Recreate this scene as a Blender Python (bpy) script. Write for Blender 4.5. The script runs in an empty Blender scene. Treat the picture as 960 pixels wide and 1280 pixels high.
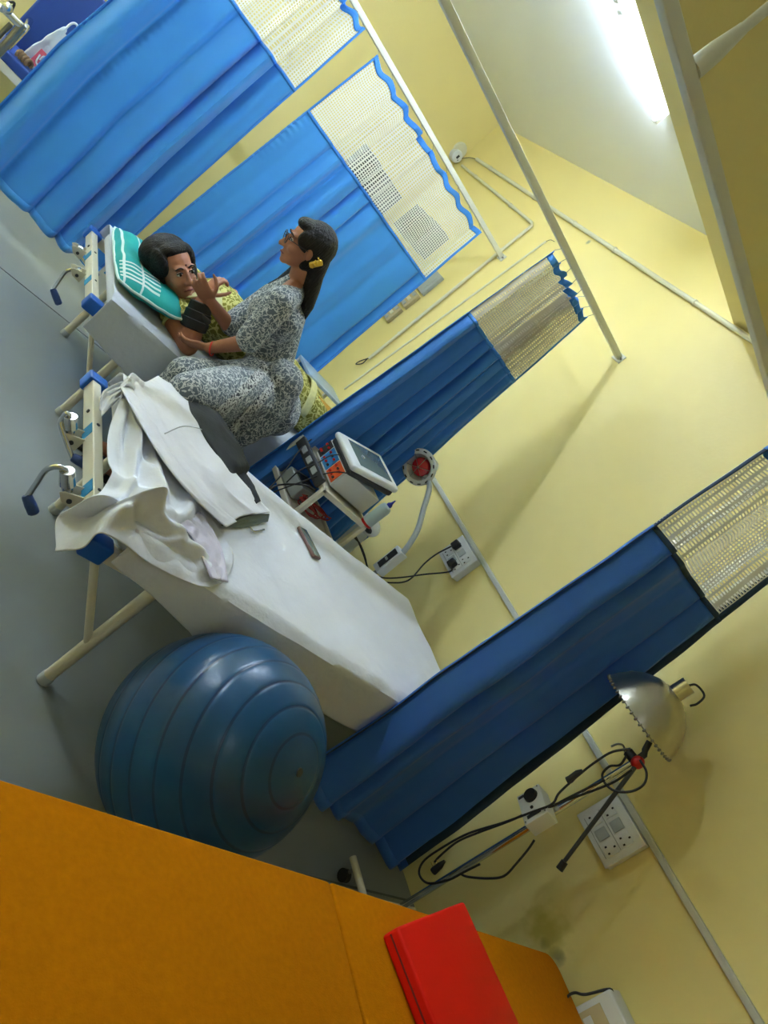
import bpy, math, random
from mathutils import Vector, Matrix, Quaternion, noise
random.seed(7)
V = Vector
PI = math.pi
scn = bpy.context.scene
col = scn.collection

# ---------------------------------------------------------------- camera
F = 867.3
CR = V((0.54630574, -0.30423254, 0.78037978))
CD = V((0.5014863, -0.62744126, -0.59567521))
CF = V((0.67086626, 0.71677055, -0.19020631))
EYE = V((0, 0, 1.4))
RM = Matrix((CR, -CD, -CF)).transposed()
cam_d = bpy.data.cameras.new('camera')
cam = bpy.data.objects.new('camera', cam_d)
col.objects.link(cam)
cam.matrix_world = Matrix.Translation(EYE) @ RM.to_4x4()
cam_d.sensor_fit = 'VERTICAL'
cam_d.sensor_height = 24.0
cam_d.lens = F / 1280 * 24.0
cam_d.clip_start = 0.02
scn.camera = cam

# survey of the room: where a line of sight meets a plane X=, Y= or Z=
def ray(x, y):
    return CR * ((x - 480) / F) + CD * ((y - 640) / F) + CF
def AX(x, y, v):
    r = ray(x, y); return EYE + r * (v / r.x)
def AY(x, y, v):
    r = ray(x, y); return EYE + r * (v / r.y)
def AZ(x, y, v):
    r = ray(x, y); return EYE + r * ((v - 1.4) / r.z)

# ---------------------------------------------------------------- materials
def lin(c):
    return tuple(((v / 255) / 12.92 if v / 255 <= 0.04045 else ((v / 255 + 0.055) / 1.055) ** 2.4) for v in c) + (1,)

MATS = {}
def mat(name, rgb, rough=0.6, metal=0.0, var=None, bump=None, emit=None, translucent=0, sheen=0, coat=0, spec=0.5, alpha=None, trans=0):
    m = bpy.data.materials.new(name); m.use_nodes = True
    nt = m.node_tree; N = nt.nodes; L = nt.links
    b = N['Principled BSDF']
    b.inputs['Base Color'].default_value = lin(rgb)
    b.inputs['Roughness'].default_value = rough
    b.inputs['Metallic'].default_value = metal
    b.inputs['Specular IOR Level'].default_value = spec
    b.inputs['Sheen Weight'].default_value = sheen
    b.inputs['Coat Weight'].default_value = coat
    b.inputs['Transmission Weight'].default_value = trans
    tc = N.new('ShaderNodeTexCoord')
    if var:
        nz = N.new('ShaderNodeTexNoise'); nz.inputs['Scale'].default_value = var[0]; nz.inputs['Detail'].default_value = 5
        L.new(tc.outputs['Object'], nz.inputs['Vector'])
        mx = N.new('ShaderNodeMix'); mx.data_type = 'RGBA'
        c = lin(rgb)
        mx.inputs['A'].default_value = tuple(v * (1 - var[1]) for v in c[:3]) + (1,)
        mx.inputs['B'].default_value = tuple(min(1, v * (1 + var[1])) for v in c[:3]) + (1,)
        L.new(nz.outputs['Fac'], mx.inputs['Factor'])
        L.new(mx.outputs['Result'], b.inputs['Base Color'])
    if bump:
        n2 = N.new('ShaderNodeTexNoise'); n2.inputs['Scale'].default_value = bump[0]; n2.inputs['Detail'].default_value = 4
        L.new(tc.outputs['Object'], n2.inputs['Vector'])
        bp = N.new('ShaderNodeBump'); bp.inputs['Strength'].default_value = bump[1]; bp.inputs['Distance'].default_value = 0.01
        L.new(n2.outputs['Fac'], bp.inputs['Height']); L.new(bp.outputs['Normal'], b.inputs['Normal'])
    if emit:
        b.inputs['Emission Color'].default_value = lin(emit[0]); b.inputs['Emission Strength'].default_value = emit[1]
    if translucent:
        tr = N.new('ShaderNodeBsdfTranslucent'); tr.inputs['Color'].default_value = lin(rgb)
        ms = N.new('ShaderNodeMixShader'); ms.inputs[0].default_value = translucent
        out = N['Material Output']
        L.new(b.outputs[0], ms.inputs[1]); L.new(tr.outputs[0], ms.inputs[2]); L.new(ms.outputs[0], out.inputs['Surface'])
    MATS[name] = m
    return m

def wall_mat():
    m = mat('yellow_wall_paint', (241, 224, 150), 0.55, var=(1.3, 0.05), bump=(60, 0.06))
    nt = m.node_tree; N = nt.nodes; L = nt.links; b = N['Principled BSDF']
    src = b.inputs['Base Color'].links[0].from_socket
    geo = N.new('ShaderNodeNewGeometry')
    for k, (p, r, c) in enumerate(((AX(697, 1196, 2.775), 0.035, (110, 108, 80)), (AX(680, 1178, 2.775), 0.025, (125, 120, 85)), (AX(682, 1165, 2.775), 0.10, (196, 180, 70)), (AX(735, 303, 2.775), 0.02, (130, 140, 120)))):
        vm = N.new('ShaderNodeVectorMath'); vm.operation = 'DISTANCE'; vm.inputs[1].default_value = p
        nz = N.new('ShaderNodeTexNoise'); nz.inputs['Scale'].default_value = 22
        L.new(geo.outputs['Position'], nz.inputs['Vector'])
        ma = N.new('ShaderNodeMath'); ma.operation = 'MULTIPLY_ADD'; ma.inputs[1].default_value = r * 1.2; ma.inputs[2].default_value = -r * 0.6
        L.new(nz.outputs['Fac'], ma.inputs[0]); L.new(geo.outputs['Position'], vm.inputs[0])
        ad = N.new('ShaderNodeMath'); ad.operation = 'ADD'; L.new(vm.outputs['Value'], ad.inputs[0]); L.new(ma.outputs[0], ad.inputs[1])
        mr = N.new('ShaderNodeMapRange'); mr.inputs['From Min'].default_value = r * 0.3; mr.inputs['From Max'].default_value = r
        mr.inputs['To Min'].default_value = 0.7; mr.inputs['To Max'].default_value = 0.0
        L.new(ad.outputs[0], mr.inputs['Value'])
        mx = N.new('ShaderNodeMix'); mx.data_type = 'RGBA'; mx.inputs['B'].default_value = lin(c)
        L.new(mr.outputs['Result'], mx.inputs['Factor']); L.new(src, mx.inputs['A']); src = mx.outputs['Result']
    L.new(src, b.inputs['Base Color'])
    return m

def grid_mat(name, rgb, nu, hole):
    """net cloth: UV in metres, square holes"""
    m = mat(name, rgb, 0.8, translucent=0.35)
    nt = m.node_tree; N = nt.nodes; L = nt.links; out = N['Material Output']
    base = out.inputs['Surface'].links[0].from_socket
    uv = N.new('ShaderNodeUVMap'); sp = N.new('ShaderNodeSeparateXYZ'); L.new(uv.outputs['UV'], sp.inputs[0])
    res = []
    for ax in ('X', 'Y'):
        mu = N.new('ShaderNodeMath'); mu.operation = 'MULTIPLY'; mu.inputs[1].default_value = 1 / nu; L.new(sp.outputs[ax], mu.inputs[0])
        fr = N.new('ShaderNodeMath'); fr.operation = 'FRACT'; L.new(mu.outputs[0], fr.inputs[0])
        gt = N.new('ShaderNodeMath'); gt.operation = 'LESS_THAN'; gt.inputs[1].default_value = hole; L.new(fr.outputs[0], gt.inputs[0])
        res.append(gt)
    mn = N.new('ShaderNodeMath'); mn.operation = 'MULTIPLY'; L.new(res[0].outputs[0], mn.inputs[0]); L.new(res[1].outputs[0], mn.inputs[1])
    tr = N.new('ShaderNodeBsdfTransparent'); ms = N.new('ShaderNodeMixShader')
    L.new(mn.outputs[0], ms.inputs[0]); L.new(base, ms.inputs[1]); L.new(tr.outputs[0], ms.inputs[2]); L.new(ms.outputs[0], out.inputs['Surface'])
    return m

def pattern_mat(name, c1, c2, scale, thr, kind='leaf', rough=0.8):
    m = mat(name, c1, rough, sheen=0.1)
    nt = m.node_tree; N = nt.nodes; L = nt.links; b = N['Principled BSDF']
    tc = N.new('ShaderNodeTexCoord')
    nz = N.new('ShaderNodeTexNoise'); nz.inputs['Scale'].default_value = scale * 0.5; nz.inputs['Detail'].default_value = 2
    L.new(tc.outputs['Object'], nz.inputs['Vector'])
    mxv = N.new('ShaderNodeMix'); mxv.data_type = 'VECTOR'; mxv.inputs['Factor'].default_value = 0.06
    L.new(tc.outputs['Object'], mxv.inputs['A']); L.new(nz.outputs['Color'], mxv.inputs['B'])
    vo = N.new('ShaderNodeTexVoronoi'); vo.feature = 'DISTANCE_TO_EDGE'; vo.inputs['Scale'].default_value = scale
    L.new(mxv.outputs['Result'], vo.inputs['Vector'])
    wv = N.new('ShaderNodeTexVoronoi'); wv.feature = 'F1'; wv.inputs['Scale'].default_value = scale * 1.9
    L.new(mxv.outputs['Result'], wv.inputs['Vector'])
    g1 = N.new('ShaderNodeMath'); g1.operation = 'LESS_THAN'; g1.inputs[1].default_value = thr; L.new(vo.outputs['Distance'], g1.inputs[0])
    g2 = N.new('ShaderNodeMath'); g2.operation = 'LESS_THAN'; g2.inputs[1].default_value = 0.33; L.new(wv.outputs['Distance'], g2.inputs[0])
    mm = N.new('ShaderNodeMath'); mm.operation = 'MAXIMUM'; L.new(g1.outputs[0], mm.inputs[0]); L.new(g2.outputs[0], mm.inputs[1])
    mx = N.new('ShaderNodeMix'); mx.data_type = 'RGBA'; mx.inputs['A'].default_value = lin(c1); mx.inputs['B'].default_value = lin(c2)
    L.new(mm.outputs[0], mx.inputs['Factor']); L.new(mx.outputs['Result'], b.inputs['Base Color'])
    return m

WALL = wall_mat()
CEIL = mat('ceiling_paint', (246, 249, 248), 0.6, var=(0.8, 0.03), bump=(50, 0.04))
FLOORM = mat('grey_vinyl_floor', (143, 149, 147), 0.34, var=(2.2, 0.09), bump=(8, 0.03))
GROUT = mat('floor_joint', (96, 100, 98), 0.6)
CLOTH = mat('blue_curtain_cloth', (70, 162, 238), 0.55, var=(3, 0.10), bump=(260, 0.12), translucent=0.2, sheen=0.3)
CLOTHD = mat('shaded_blue_curtain_cloth', (58, 122, 216), 0.6, var=(3, 0.10), bump=(260, 0.12), translucent=0.18, sheen=0.2)  # same blue cloth, darkened: shade of the near bay put into the colour
CLOTH3 = mat('half_shaded_curtain_cloth', (58, 138, 226), 0.6, var=(3, 0.10), bump=(260, 0.12), translucent=0.18, sheen=0.2)  # same blue cloth again, its weaker light put into the colour
BAND = mat('blue_binding_tape', (56, 136, 222), 0.6, bump=(90, 0.3))
BANDD = mat('dark_binding_tape', (40, 66, 92), 0.7, bump=(90, 0.2))
NET = grid_mat('white_net_cloth', (246, 246, 238), 0.016, 0.58)
NETD = grid_mat('ivory_net_cloth', (238, 236, 226), 0.0135, 0.60)
NETC = grid_mat('beige_net_cloth', (206, 198, 182), 0.013, 0.42)
RAILM = mat('white_rail_paint', (226, 226, 214), 0.4)
PIPEM = mat('ivory_pvc', (226, 222, 196), 0.4)
TRUNK = mat('grey_white_pvc_trunking', (198, 198, 186), 0.45)
CREAM = mat('cream_enamel', (224, 218, 196), 0.35, var=(9, 0.04))
STICK = mat('blue_sticker', (40, 140, 190), 0.5, var=(90, 0.3))
BLUEP = mat('blue_plastic_cap', (24, 96, 190), 0.35)
NAVYP = mat('navy_rubber_grip', (44, 72, 128), 0.45, bump=(120, 0.2))
CHROME = mat('chrome_metal', (205, 208, 210), 0.15, 1.0)
STEEL = mat('steel_metal', (150, 150, 146), 0.3, 1.0)
WHITE = mat('white_sheet_cotton', (228, 231, 238), 0.85, var=(6, 0.03), bump=(11, 0.9), sheen=0.2)
SHEET2 = mat('bluish_white_sheet_cotton', (206, 214, 226), 0.85, var=(5, 0.03), bump=(22, 0.3), sheen=0.2)
COAT = mat('white_coat_cotton', (224, 224, 228), 0.85, var=(5, 0.05), bump=(14, 0.7), sheen=0.2)
LILAC = mat('lilac_white_cotton', (206, 200, 214), 0.85, bump=(40, 0.25))
CHAR = mat('charcoal_garment_cloth', (34, 38, 40), 0.8, bump=(60, 0.2))
MUST = mat('mustard_velour', (190, 114, 0), 0.95, var=(70, 0.16), spec=0.08, bump=(260, 0.2))
RED = mat('red_rexine', (220, 22, 3), 0.55, bump=(90, 0.05), spec=0.2)
BALL = mat('teal_blue_vinyl', (20, 76, 118), 0.3, var=(2, 0.06))
BALLD = mat('dark_ball_groove', (14, 52, 92), 0.3)
BLACK = mat('black_rubber', (22, 22, 22), 0.5)
DGREY = mat('dark_grey_plastic', (54, 56, 58), 0.45)
WPLAS = mat('white_plastic', (222, 224, 224), 0.35)
GPLAS = mat('light_grey_plastic', (176, 182, 182), 0.4)
SEAMLINE = mat('grey_seam', (150, 152, 150), 0.5)  # plain grey for plate and pocket seams
ALU = mat('dull_aluminium', (200, 196, 184), 0.28, 1.0, var=(9, 0.2), bump=(14, 0.15))
REDP = mat('red_plastic', (205, 28, 22), 0.4)
REDG = mat('red_glass_bulb', (206, 24, 44), 0.15, coat=0.6)
ORANGE = mat('orange_socket_panel', (236, 98, 40), 0.5)
SKYB = mat('sky_blue_socket_panel', (50, 140, 205), 0.5)
SCREEN = mat('grey_display_glass', (104, 118, 116), 0.15, coat=0.5)
SKIN = mat('brown_skin', (168, 112, 84), 0.5, var=(18, 0.06))
SKIN2 = mat('tan_skin', (178, 120, 92), 0.5, var=(18, 0.06))
HAIR = mat('black_hair', (20, 17, 16), 0.5, bump=(70, 0.3), spec=0.35)
_nt = HAIR.node_tree
for _n in _nt.nodes:
    if _n.type == 'TEX_NOISE':
        _mp = _nt.nodes.new('ShaderNodeMapping'); _mp.inputs['Scale'].default_value = (2.6, 2.6, 0.25); _mp.inputs['Rotation'].default_value = (0.2, -0.35, 0)
        _src = _n.inputs['Vector'].links[0].from_socket
        _nt.links.new(_src, _mp.inputs['Vector']); _nt.links.new(_mp.outputs['Vector'], _n.inputs['Vector'])
    if _n.type == 'BUMP': _n.inputs['Strength'].default_value = 0.9
LIP = mat('lip_skin', (128, 62, 54), 0.5)
EYEW = mat('eye_white', (210, 205, 196), 0.3)
IRIS = mat('dark_iris', (24, 16, 12), 0.2)
KURTA = pattern_mat('floral_grey_print', (92, 102, 110), (198, 202, 200), 44, 0.05)
KBAND = pattern_mat('striped_grey_print', (54, 60, 66), (212, 214, 210), 58, 0.12)
SAREE = pattern_mat('olive_gold_print', (134, 130, 32), (208, 202, 120), 26, 0.07)
SAREEO = mat('ochre_saree_cloth', (202, 152, 52), 0.7, bump=(30, 0.3))
SAREEB = mat('pale_gold_border', (208, 204, 140), 0.6, var=(60, 0.2))
YCLIP = mat('yellow_plastic', (216, 176, 58), 0.35)
TEAL = mat('turquoise_pillow_cloth', (0, 158, 152), 0.75, var=(4, 0.06), bump=(20, 0.25))
TEALW = mat('white_stripe_cloth', (196, 220, 216), 0.8)
TEALD = mat('dark_teal_piping', (16, 96, 100), 0.8)
BOARD = mat('blue_rexine', (40, 74, 150), 0.45, var=(3, 0.06))
BROWN = mat('brown_jute', (140, 112, 82), 0.9, bump=(60, 0.6))
PHONE = mat('rose_brown_phone_case', (122, 90, 82), 0.3)
TABLE = mat('pale_blue_white_laminate', (176, 198, 214), 0.35)
BRAC = mat('red_thread', (220, 60, 50), 0.7)
WIRER = mat('red_wire', (158, 40, 34), 0.5)
LAMPON = mat('lit_led_tube', (235, 245, 255), 0.5, emit=((212, 230, 255), 20.0))
LAMP2 = mat('lit_led_tube_second', (235, 245, 255), 0.5, emit=((212, 230, 255), 32.0))
LAMP3 = mat('lit_led_tube_far', (235, 245, 255), 0.5, emit=((212, 230, 255), 56.0))
LAMPFILL = mat('added_fill_tube', (235, 245, 255), 0.5, emit=((220, 234, 255), 6.5))
BEAMM = WALL
PALE = mat('cream_yellow_floor_edge', (214, 206, 150), 0.6)
LINING = mat('grey_green_lining', (112, 124, 122), 0.75, bump=(60, 0.1))
CLEAR = mat('translucent_bottle_plastic', (186, 204, 204), 0.3, trans=0.2)

# ---------------------------------------------------------------- mesh builder
ORG = {}
class MB:
    def __init__(s):
        s.v = []; s.f = []; s.uv = None
    def add(s, vs, fs):
        n = len(s.v); s.v += [V(p) for p in vs]; s.f += [tuple(i + n for i in f) for f in fs]; return s
    def box(s, c, size, rot=None, bev=0.0):
        c = V(c); h = V(size) / 2; b = min(bev, min(h) * 0.9)
        vs = []; fs = []
        if b <= 0:
            for x in (-1, 1):
                for y in (-1, 1):
                    for z in (-1, 1): vs.append(V((x * h.x, y * h.y, z * h.z)))
            fs = [(0, 1, 3, 2), (4, 6, 7, 5), (0, 4, 5, 1), (2, 3, 7, 6), (0, 2, 6, 4), (1, 5, 7, 3)]
        else:
            import bmesh
            bm = bmesh.new(); bmesh.ops.create_cube(bm, size=1)
            for v in bm.verts: v.co = V((v.co.x * 2 * h.x, v.co.y * 2 * h.y, v.co.z * 2 * h.z))
            bmesh.ops.bevel(bm, geom=bm.edges[:], offset=b, segments=3, affect='EDGES', profile=0.5)
            bm.verts.ensure_lookup_table()
            vs = [v.co.copy() for v in bm.verts]; fs = [tuple(v.index for v in f.verts) for f in bm.faces]; bm.free()
        if rot is not None:
            R = rot if isinstance(rot, Matrix) else Matrix.Rotation(rot, 3, 'Z')
            vs = [R @ v for v in vs]
        return s.add([v + c for v in vs], fs)
    def tube(s, pts, r, seg=12, cap=True, closed=False):
        pts = [V(p) for p in pts]; n = len(pts)
        rs = r if isinstance(r, (list, tuple)) else [r] * n
        vs = []; fs = []; up = None
        for i, p in enumerate(pts):
            if closed: t = (pts[(i + 1) % n] - pts[i - 1])
            else: t = pts[min(i + 1, n - 1)] - pts[max(i - 1, 0)]
            t.normalize()
            if up is None:
                up = t.orthogonal().normalized()
            else:
                up = (up - t * up.dot(t)).normalized()
            bi = t.cross(up)
            for k in range(seg):
                a = 2 * PI * k / seg
                vs.append(p + (up * math.cos(a) + bi * math.sin(a)) * rs[i])
        m = n if closed else n - 1
        for i in range(m):
            j = (i + 1) % n
            for k in range(seg):
                k2 = (k + 1) % seg
                fs.append((i * seg + k, i * seg + k2, j * seg + k2, j * seg + k))
        if cap and not closed:
            fs.append(tuple(reversed(range(seg)))); fs.append(tuple((n - 1) * seg + k for k in range(seg)))
        return s.add(vs, fs)
    def lathe(s, prof, c=(0, 0, 0), axis=(0, 0, 1), seg=32):
        q = V((0, 0, 1)).rotation_difference(V(axis).normalized()); c = V(c)
        vs = []; fs = []
        for (r, z) in prof:
            for k in range(seg):
                a = 2 * PI * k / seg
                vs.append(c + q @ V((r * math.cos(a), r * math.sin(a), z)))
        for i in range(len(prof) - 1):
            for k in range(seg):
                k2 = (k + 1) % seg
                fs.append((i * seg + k, i * seg + k2, (i + 1) * seg + k2, (i + 1) * seg + k))
        return s.add(vs, fs)
    def cyl(s, a, b, r, seg=16): return s.tube([a, b], r, seg)
    def ell(s, c, rad, fr=None, seg=16, rings=10):
        """ellipsoid; fr = matrix whose columns are its axes"""
        c = V(c); vs = []; fs = []
        for i in range(rings + 1):
            th = PI * i / rings
            for k in range(seg):
                a = 2 * PI * k / seg
                p = V((rad[0] * math.sin(th) * math.cos(a), rad[1] * math.sin(th) * math.sin(a), rad[2] * math.cos(th)))
                if fr is not None: p = fr @ p
                vs.append(c + p)
        for i in range(rings):
            for k in range(seg):
                k2 = (k + 1) % seg
                fs.append((i * seg + k, (i + 1) * seg + k, (i + 1) * seg + k2, i * seg + k2))
        return s.add(vs, fs)
    def cap(s, a, b, ra, rb, seg=14):
        """capsule that tapers from ra to rb"""
        a = V(a); b = V(b); d = (b - a); L = d.length
        if L < 1e-6: return s.ell(a, (ra, ra, ra))
        prof = [(max(ra * math.cos(t), 1e-5), ra * math.sin(t)) for t in [-PI / 2 + PI / 2 * i / 5 for i in range(6)]]
        prof += [(max(rb * math.cos(t), 1e-5), L + rb * math.sin(t)) for t in [PI / 2 * i / 5 for i in range(6)]]
        return s.lathe(prof, a, d, seg)
    def chain(s, pts, rs):
        for i in range(len(pts) - 1): s.cap(pts[i], pts[i + 1], rs[i], rs[i + 1])
        return s
    def grid(s, fn, nu, nv, uvfn=None):
        n = len(s.v)
        vs = [fn(i / nu, j / nv) for j in range(nv + 1) for i in range(nu + 1)]
        fs = [(j * (nu + 1) + i, j * (nu + 1) + i + 1, (j + 1) * (nu + 1) + i + 1, (j + 1) * (nu + 1) + i) for j in range(nv) for i in range(nu)]
        if uvfn:
            s.uv = [uvfn(i / nu, j / nv) for j in range(nv + 1) for i in range(nu + 1)]
        return s.add(vs, fs)
    def prism(s, pts, d):
        """closed prism: polygon pts (coplanar) pushed along vector d"""
        pts = [V(p) for p in pts]; d = V(d); n = len(pts)
        return s.add(pts + [p + d for p in pts], [tuple(reversed(range(n))), tuple(range(n, 2 * n))] + [(i, (i + 1) % n, n + (i + 1) % n, n + i) for i in range(n)])
    def build(s, name, m, parent=None, smooth=True, solid=0, sub=0, remesh=0, smo=0, angle=None):
        o0 = ORG.get(parent.name, V((0, 0, 0))) if parent else V((0, 0, 0))
        me = bpy.data.meshes.new(name)
        me.from_pydata([tuple(v - o0) for v in s.v], [], s.f)
        me.materials.append(m)
        if smooth:
            for p in me.polygons: p.use_smooth = True
        if s.uv:
            ul = me.uv_layers.new(name='UVMap')
            for lp in me.loops: ul.data[lp.index].uv = s.uv[lp.vertex_index]
        o = bpy.data.objects.new(name, me); col.objects.link(o)
        if parent: o.parent = parent
        ORG[o.name] = o0
        if solid:
            md = o.modifiers.new('solid', 'SOLIDIFY'); md.thickness = solid; md.offset = 0
        if remesh:
            md = o.modifiers.new('remesh', 'REMESH'); md.mode = 'VOXEL'; md.voxel_size = remesh; md.use_smooth_shade = True
        if smo:
            md = o.modifiers.new('smo', 'SMOOTH'); md.iterations = smo; md.factor = 0.6
        if sub:
            md = o.modifiers.new('sub', 'SUBSURF'); md.levels = sub; md.render_levels = sub
        if smooth and not (remesh or sub):
            try: me.set_sharp_from_angle(angle=math.radians(angle or 40))
            except Exception: pass
        return o

def tag(o, label=None, cat=None, group=None, kind=None):
    if label: o['label'] = label
    if cat: o['category'] = cat
    if group: o['group'] = group
    if kind: o['kind'] = kind
    return o
def thing(name, loc, label, cat, group=None):
    o = bpy.data.objects.new(name, None); o.empty_display_size = 0.05
    col.objects.link(o); o.location = V(loc); ORG[o.name] = V(loc)
    return tag(o, label, cat, group)
def struct(name, mb, m, **k):
    return tag(mb.build(name, m, **k), kind='structure')
def nz(p, s=1.0, seed=0.0):
    return noise.noise(V(p) * s + V((seed, seed * 1.7, -seed)))
def spline(pts, n=8):
    """Catmull-Rom through pts"""
    pts = [V(p) for p in pts]; P = [pts[0] * 2 - pts[1]] + pts + [pts[-1] * 2 - pts[-2]]; out = []
    for i in range(1, len(P) - 2):
        for k in range(n):
            t = k / n; a, b, c, d = P[i - 1], P[i], P[i + 1], P[i + 2]
            out.append(0.5 * ((2 * b) + (c - a) * t + (2 * a - 5 * b + 4 * c - d) * t * t + (3 * b - a - 3 * c + d) * t ** 3))
    out.append(pts[-1]); return out
def poly_at(pts, t):
    n = len(pts) - 1; x = min(max(t, 0), 1) * n; i = min(int(x), n - 1); return pts[i].lerp(pts[i + 1], x - i)
def coons(c0, c1, d0, d1):
    """surface between curves: c0 (v=0) and c1 (v=1) run along u; d0 (u=0), d1 (u=1) run along v"""
    c0, c1, d0, d1 = [spline(c, 8) if len(c) > 2 else [V(p) for p in c] for c in (c0, c1, d0, d1)]
    def f(u, v):
        return (poly_at(c0, u) * (1 - v) + poly_at(c1, u) * v + poly_at(d0, v) * (1 - u) + poly_at(d1, v) * u
                - (c0[0] * (1 - u) * (1 - v) + c0[-1] * u * (1 - v) + c1[0] * (1 - u) * v + c1[-1] * u * v))
    return f

# ---------------------------------------------------------------- room shell
WX, FY, LX, BY, H = 2.775, 5.85, -2.6, -1.8, 2.97
struct('floor', MB().box(((WX + LX) / 2, (FY + BY) / 2, -0.05), (WX - LX + 0.4, FY - BY + 0.4, 0.1)), FLOORM, smooth=False)
struct('ceiling', MB().box(((WX + LX) / 2, (FY + BY) / 2, H + 0.05), (WX - LX + 0.4, FY - BY + 0.4, 0.1)), CEIL, smooth=False)
struct('wall_right', MB().box((WX + 0.05, (FY + BY) / 2, H / 2), (0.1, FY - BY, H)), WALL, smooth=False)
struct('wall_back', MB().box(((WX + LX) / 2, FY + 0.05, H / 2), (WX - LX, 0.1, H)), WALL, smooth=False)
struct('wall_left', MB().box((LX - 0.05, (FY + BY) / 2, H / 2), (0.1, FY - BY, H)), WALL, smooth=False)
struct('wall_front', MB().box(((WX + LX) / 2, BY - 0.05, H / 2), (WX - LX, 0.1, H)), WALL, smooth=False)
struct('trim_1', MB().box(((WX + LX) / 2, 2.395, 2.81), (WX - LX, 0.24, 0.32)), BEAMM, smooth=False)      # ceiling beam
struct('trim_2', MB().box(((WX + LX) / 2, 3.76, 0.001), (WX - LX, 0.008, 0.002)), GROUT, smooth=False)
struct('trim_3', MB().box(((WX + LX) / 2, 1.0, 0.001), (WX - LX, 0.008, 0.002)), GROUT, smooth=False)
struct('baseboard_back', MB().box(((WX + LX) / 2, FY - 0.006, 0.05), (WX - LX, 0.012, 0.1)), mat('grey_skirting', (150, 150, 140), 0.5), smooth=False)

# ---------------------------------------------------------------- ceiling tube lights
def tube_light(x0, x1, y, label, lit, z=H):
    t = thing('tube_light', ((x0 + x1) / 2, y, z), label, 'light', 'ceiling tube lights')
    MB().box(((x0 + x1) / 2, y, z - 0.020), (x1 - x0, 0.034, 0.040), bev=0.004).build('batten_body', WPLAS, t)
    MB().cyl((x0 + 0.02, y - 0.004, z - 0.066), (x1 - 0.02, y - 0.004, z - 0.066), 0.014, 14).build('lit_tube', lit, t)
    for x in (x0 + 0.011, x1 - 0.011):
        MB().box((x, y - 0.002, z - 0.055), (0.022, 0.036, 0.050), bev=0.004).build('end_holder', WPLAS, t)
tube_light(1.46, 2.01, 3.16, 'lit white tube light on the ceiling beside the beam, nearest the yellow wall', LAMPON)
tube_light(0.86, 1.43, 3.16, 'lit white tube light continuing the ceiling row past the top of the picture', LAMP2)
tube_light(-1.30, -0.70, 3.16, 'lit tube light on the ceiling far from the yellow wall', LAMP3)
t = thing('tube_light', (-1.0, FY, 2.45), 'added fill tube light high on the far wall, unseen past the left edge', 'light', 'added fill tube lights')  # added lamp out of view, brightens the ceiling and far bay
MB().box((-1.0, FY - 0.02, 2.45), (1.24, 0.04, 0.04), bev=0.004).build('batten_body', WPLAS, t)
MB().cyl((-1.6, FY - 0.066, 2.45), (-0.4, FY - 0.066, 2.45), 0.014, 14).build('lit_tube', LAMP3, t)
for x in (-1.61, -0.39): MB().box((x, FY - 0.055, 2.45), (0.022, 0.05, 0.036), bev=0.004).build('end_holder', WPLAS, t)
tube_light(-1.0, -0.4, -0.9, 'added dim fill tube light on the ceiling behind the viewer', LAMPFILL)  # added fill lamp out of view, lifts the near side of the room

# ---------------------------------------------------------------- curtain rails
RZ = 2.17
def rail(y, label, x0, m, hang=None):
    t = thing('curtain_rail', (WX, y, RZ), label, 'curtain rail', 'curtain rails')
    MB().box(((WX + x0) / 2 - 0.003, y, RZ), (WX - x0 - 0.01, 0.032, 0.032), bev=0.003).build('rail_bar', m, t)
    MB().box((WX - 0.004, y, RZ), (0.008, 0.07, 0.05), bev=0.002).build('wall_bracket', m, t)
    for dy in (-0.026, 0.026):
        MB().cyl((WX - 0.016, y + dy, RZ), (WX - 0.006, y + dy, RZ), 0.006, 10).build('screw', STEEL, t)
    if hang:
        MB().cyl((hang, y, RZ + 0.016), (hang, y, H), 0.012, 12).build('hanger_pipe', m, t)
        MB().lathe([(0.001, 0.0), (0.024, 0.0), (0.022, 0.05), (0.014, 0.11), (0.013, 0.12)], (hang, y, RZ + 0.016), (0, 0, 1), 16).build('hanger_socket', m, t)
    return t
rail(4.285, 'white square curtain rail fixed to the yellow wall, nearest the far corner', -1.6, RAILM)
rail(2.807, 'white square curtain rail above the narrow gathered curtain', -1.6, RAILM)
rail(1.435, 'white square curtain rail with ceiling hanger above the near blue curtain', -1.6, RAILM, hang=0.87)

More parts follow.
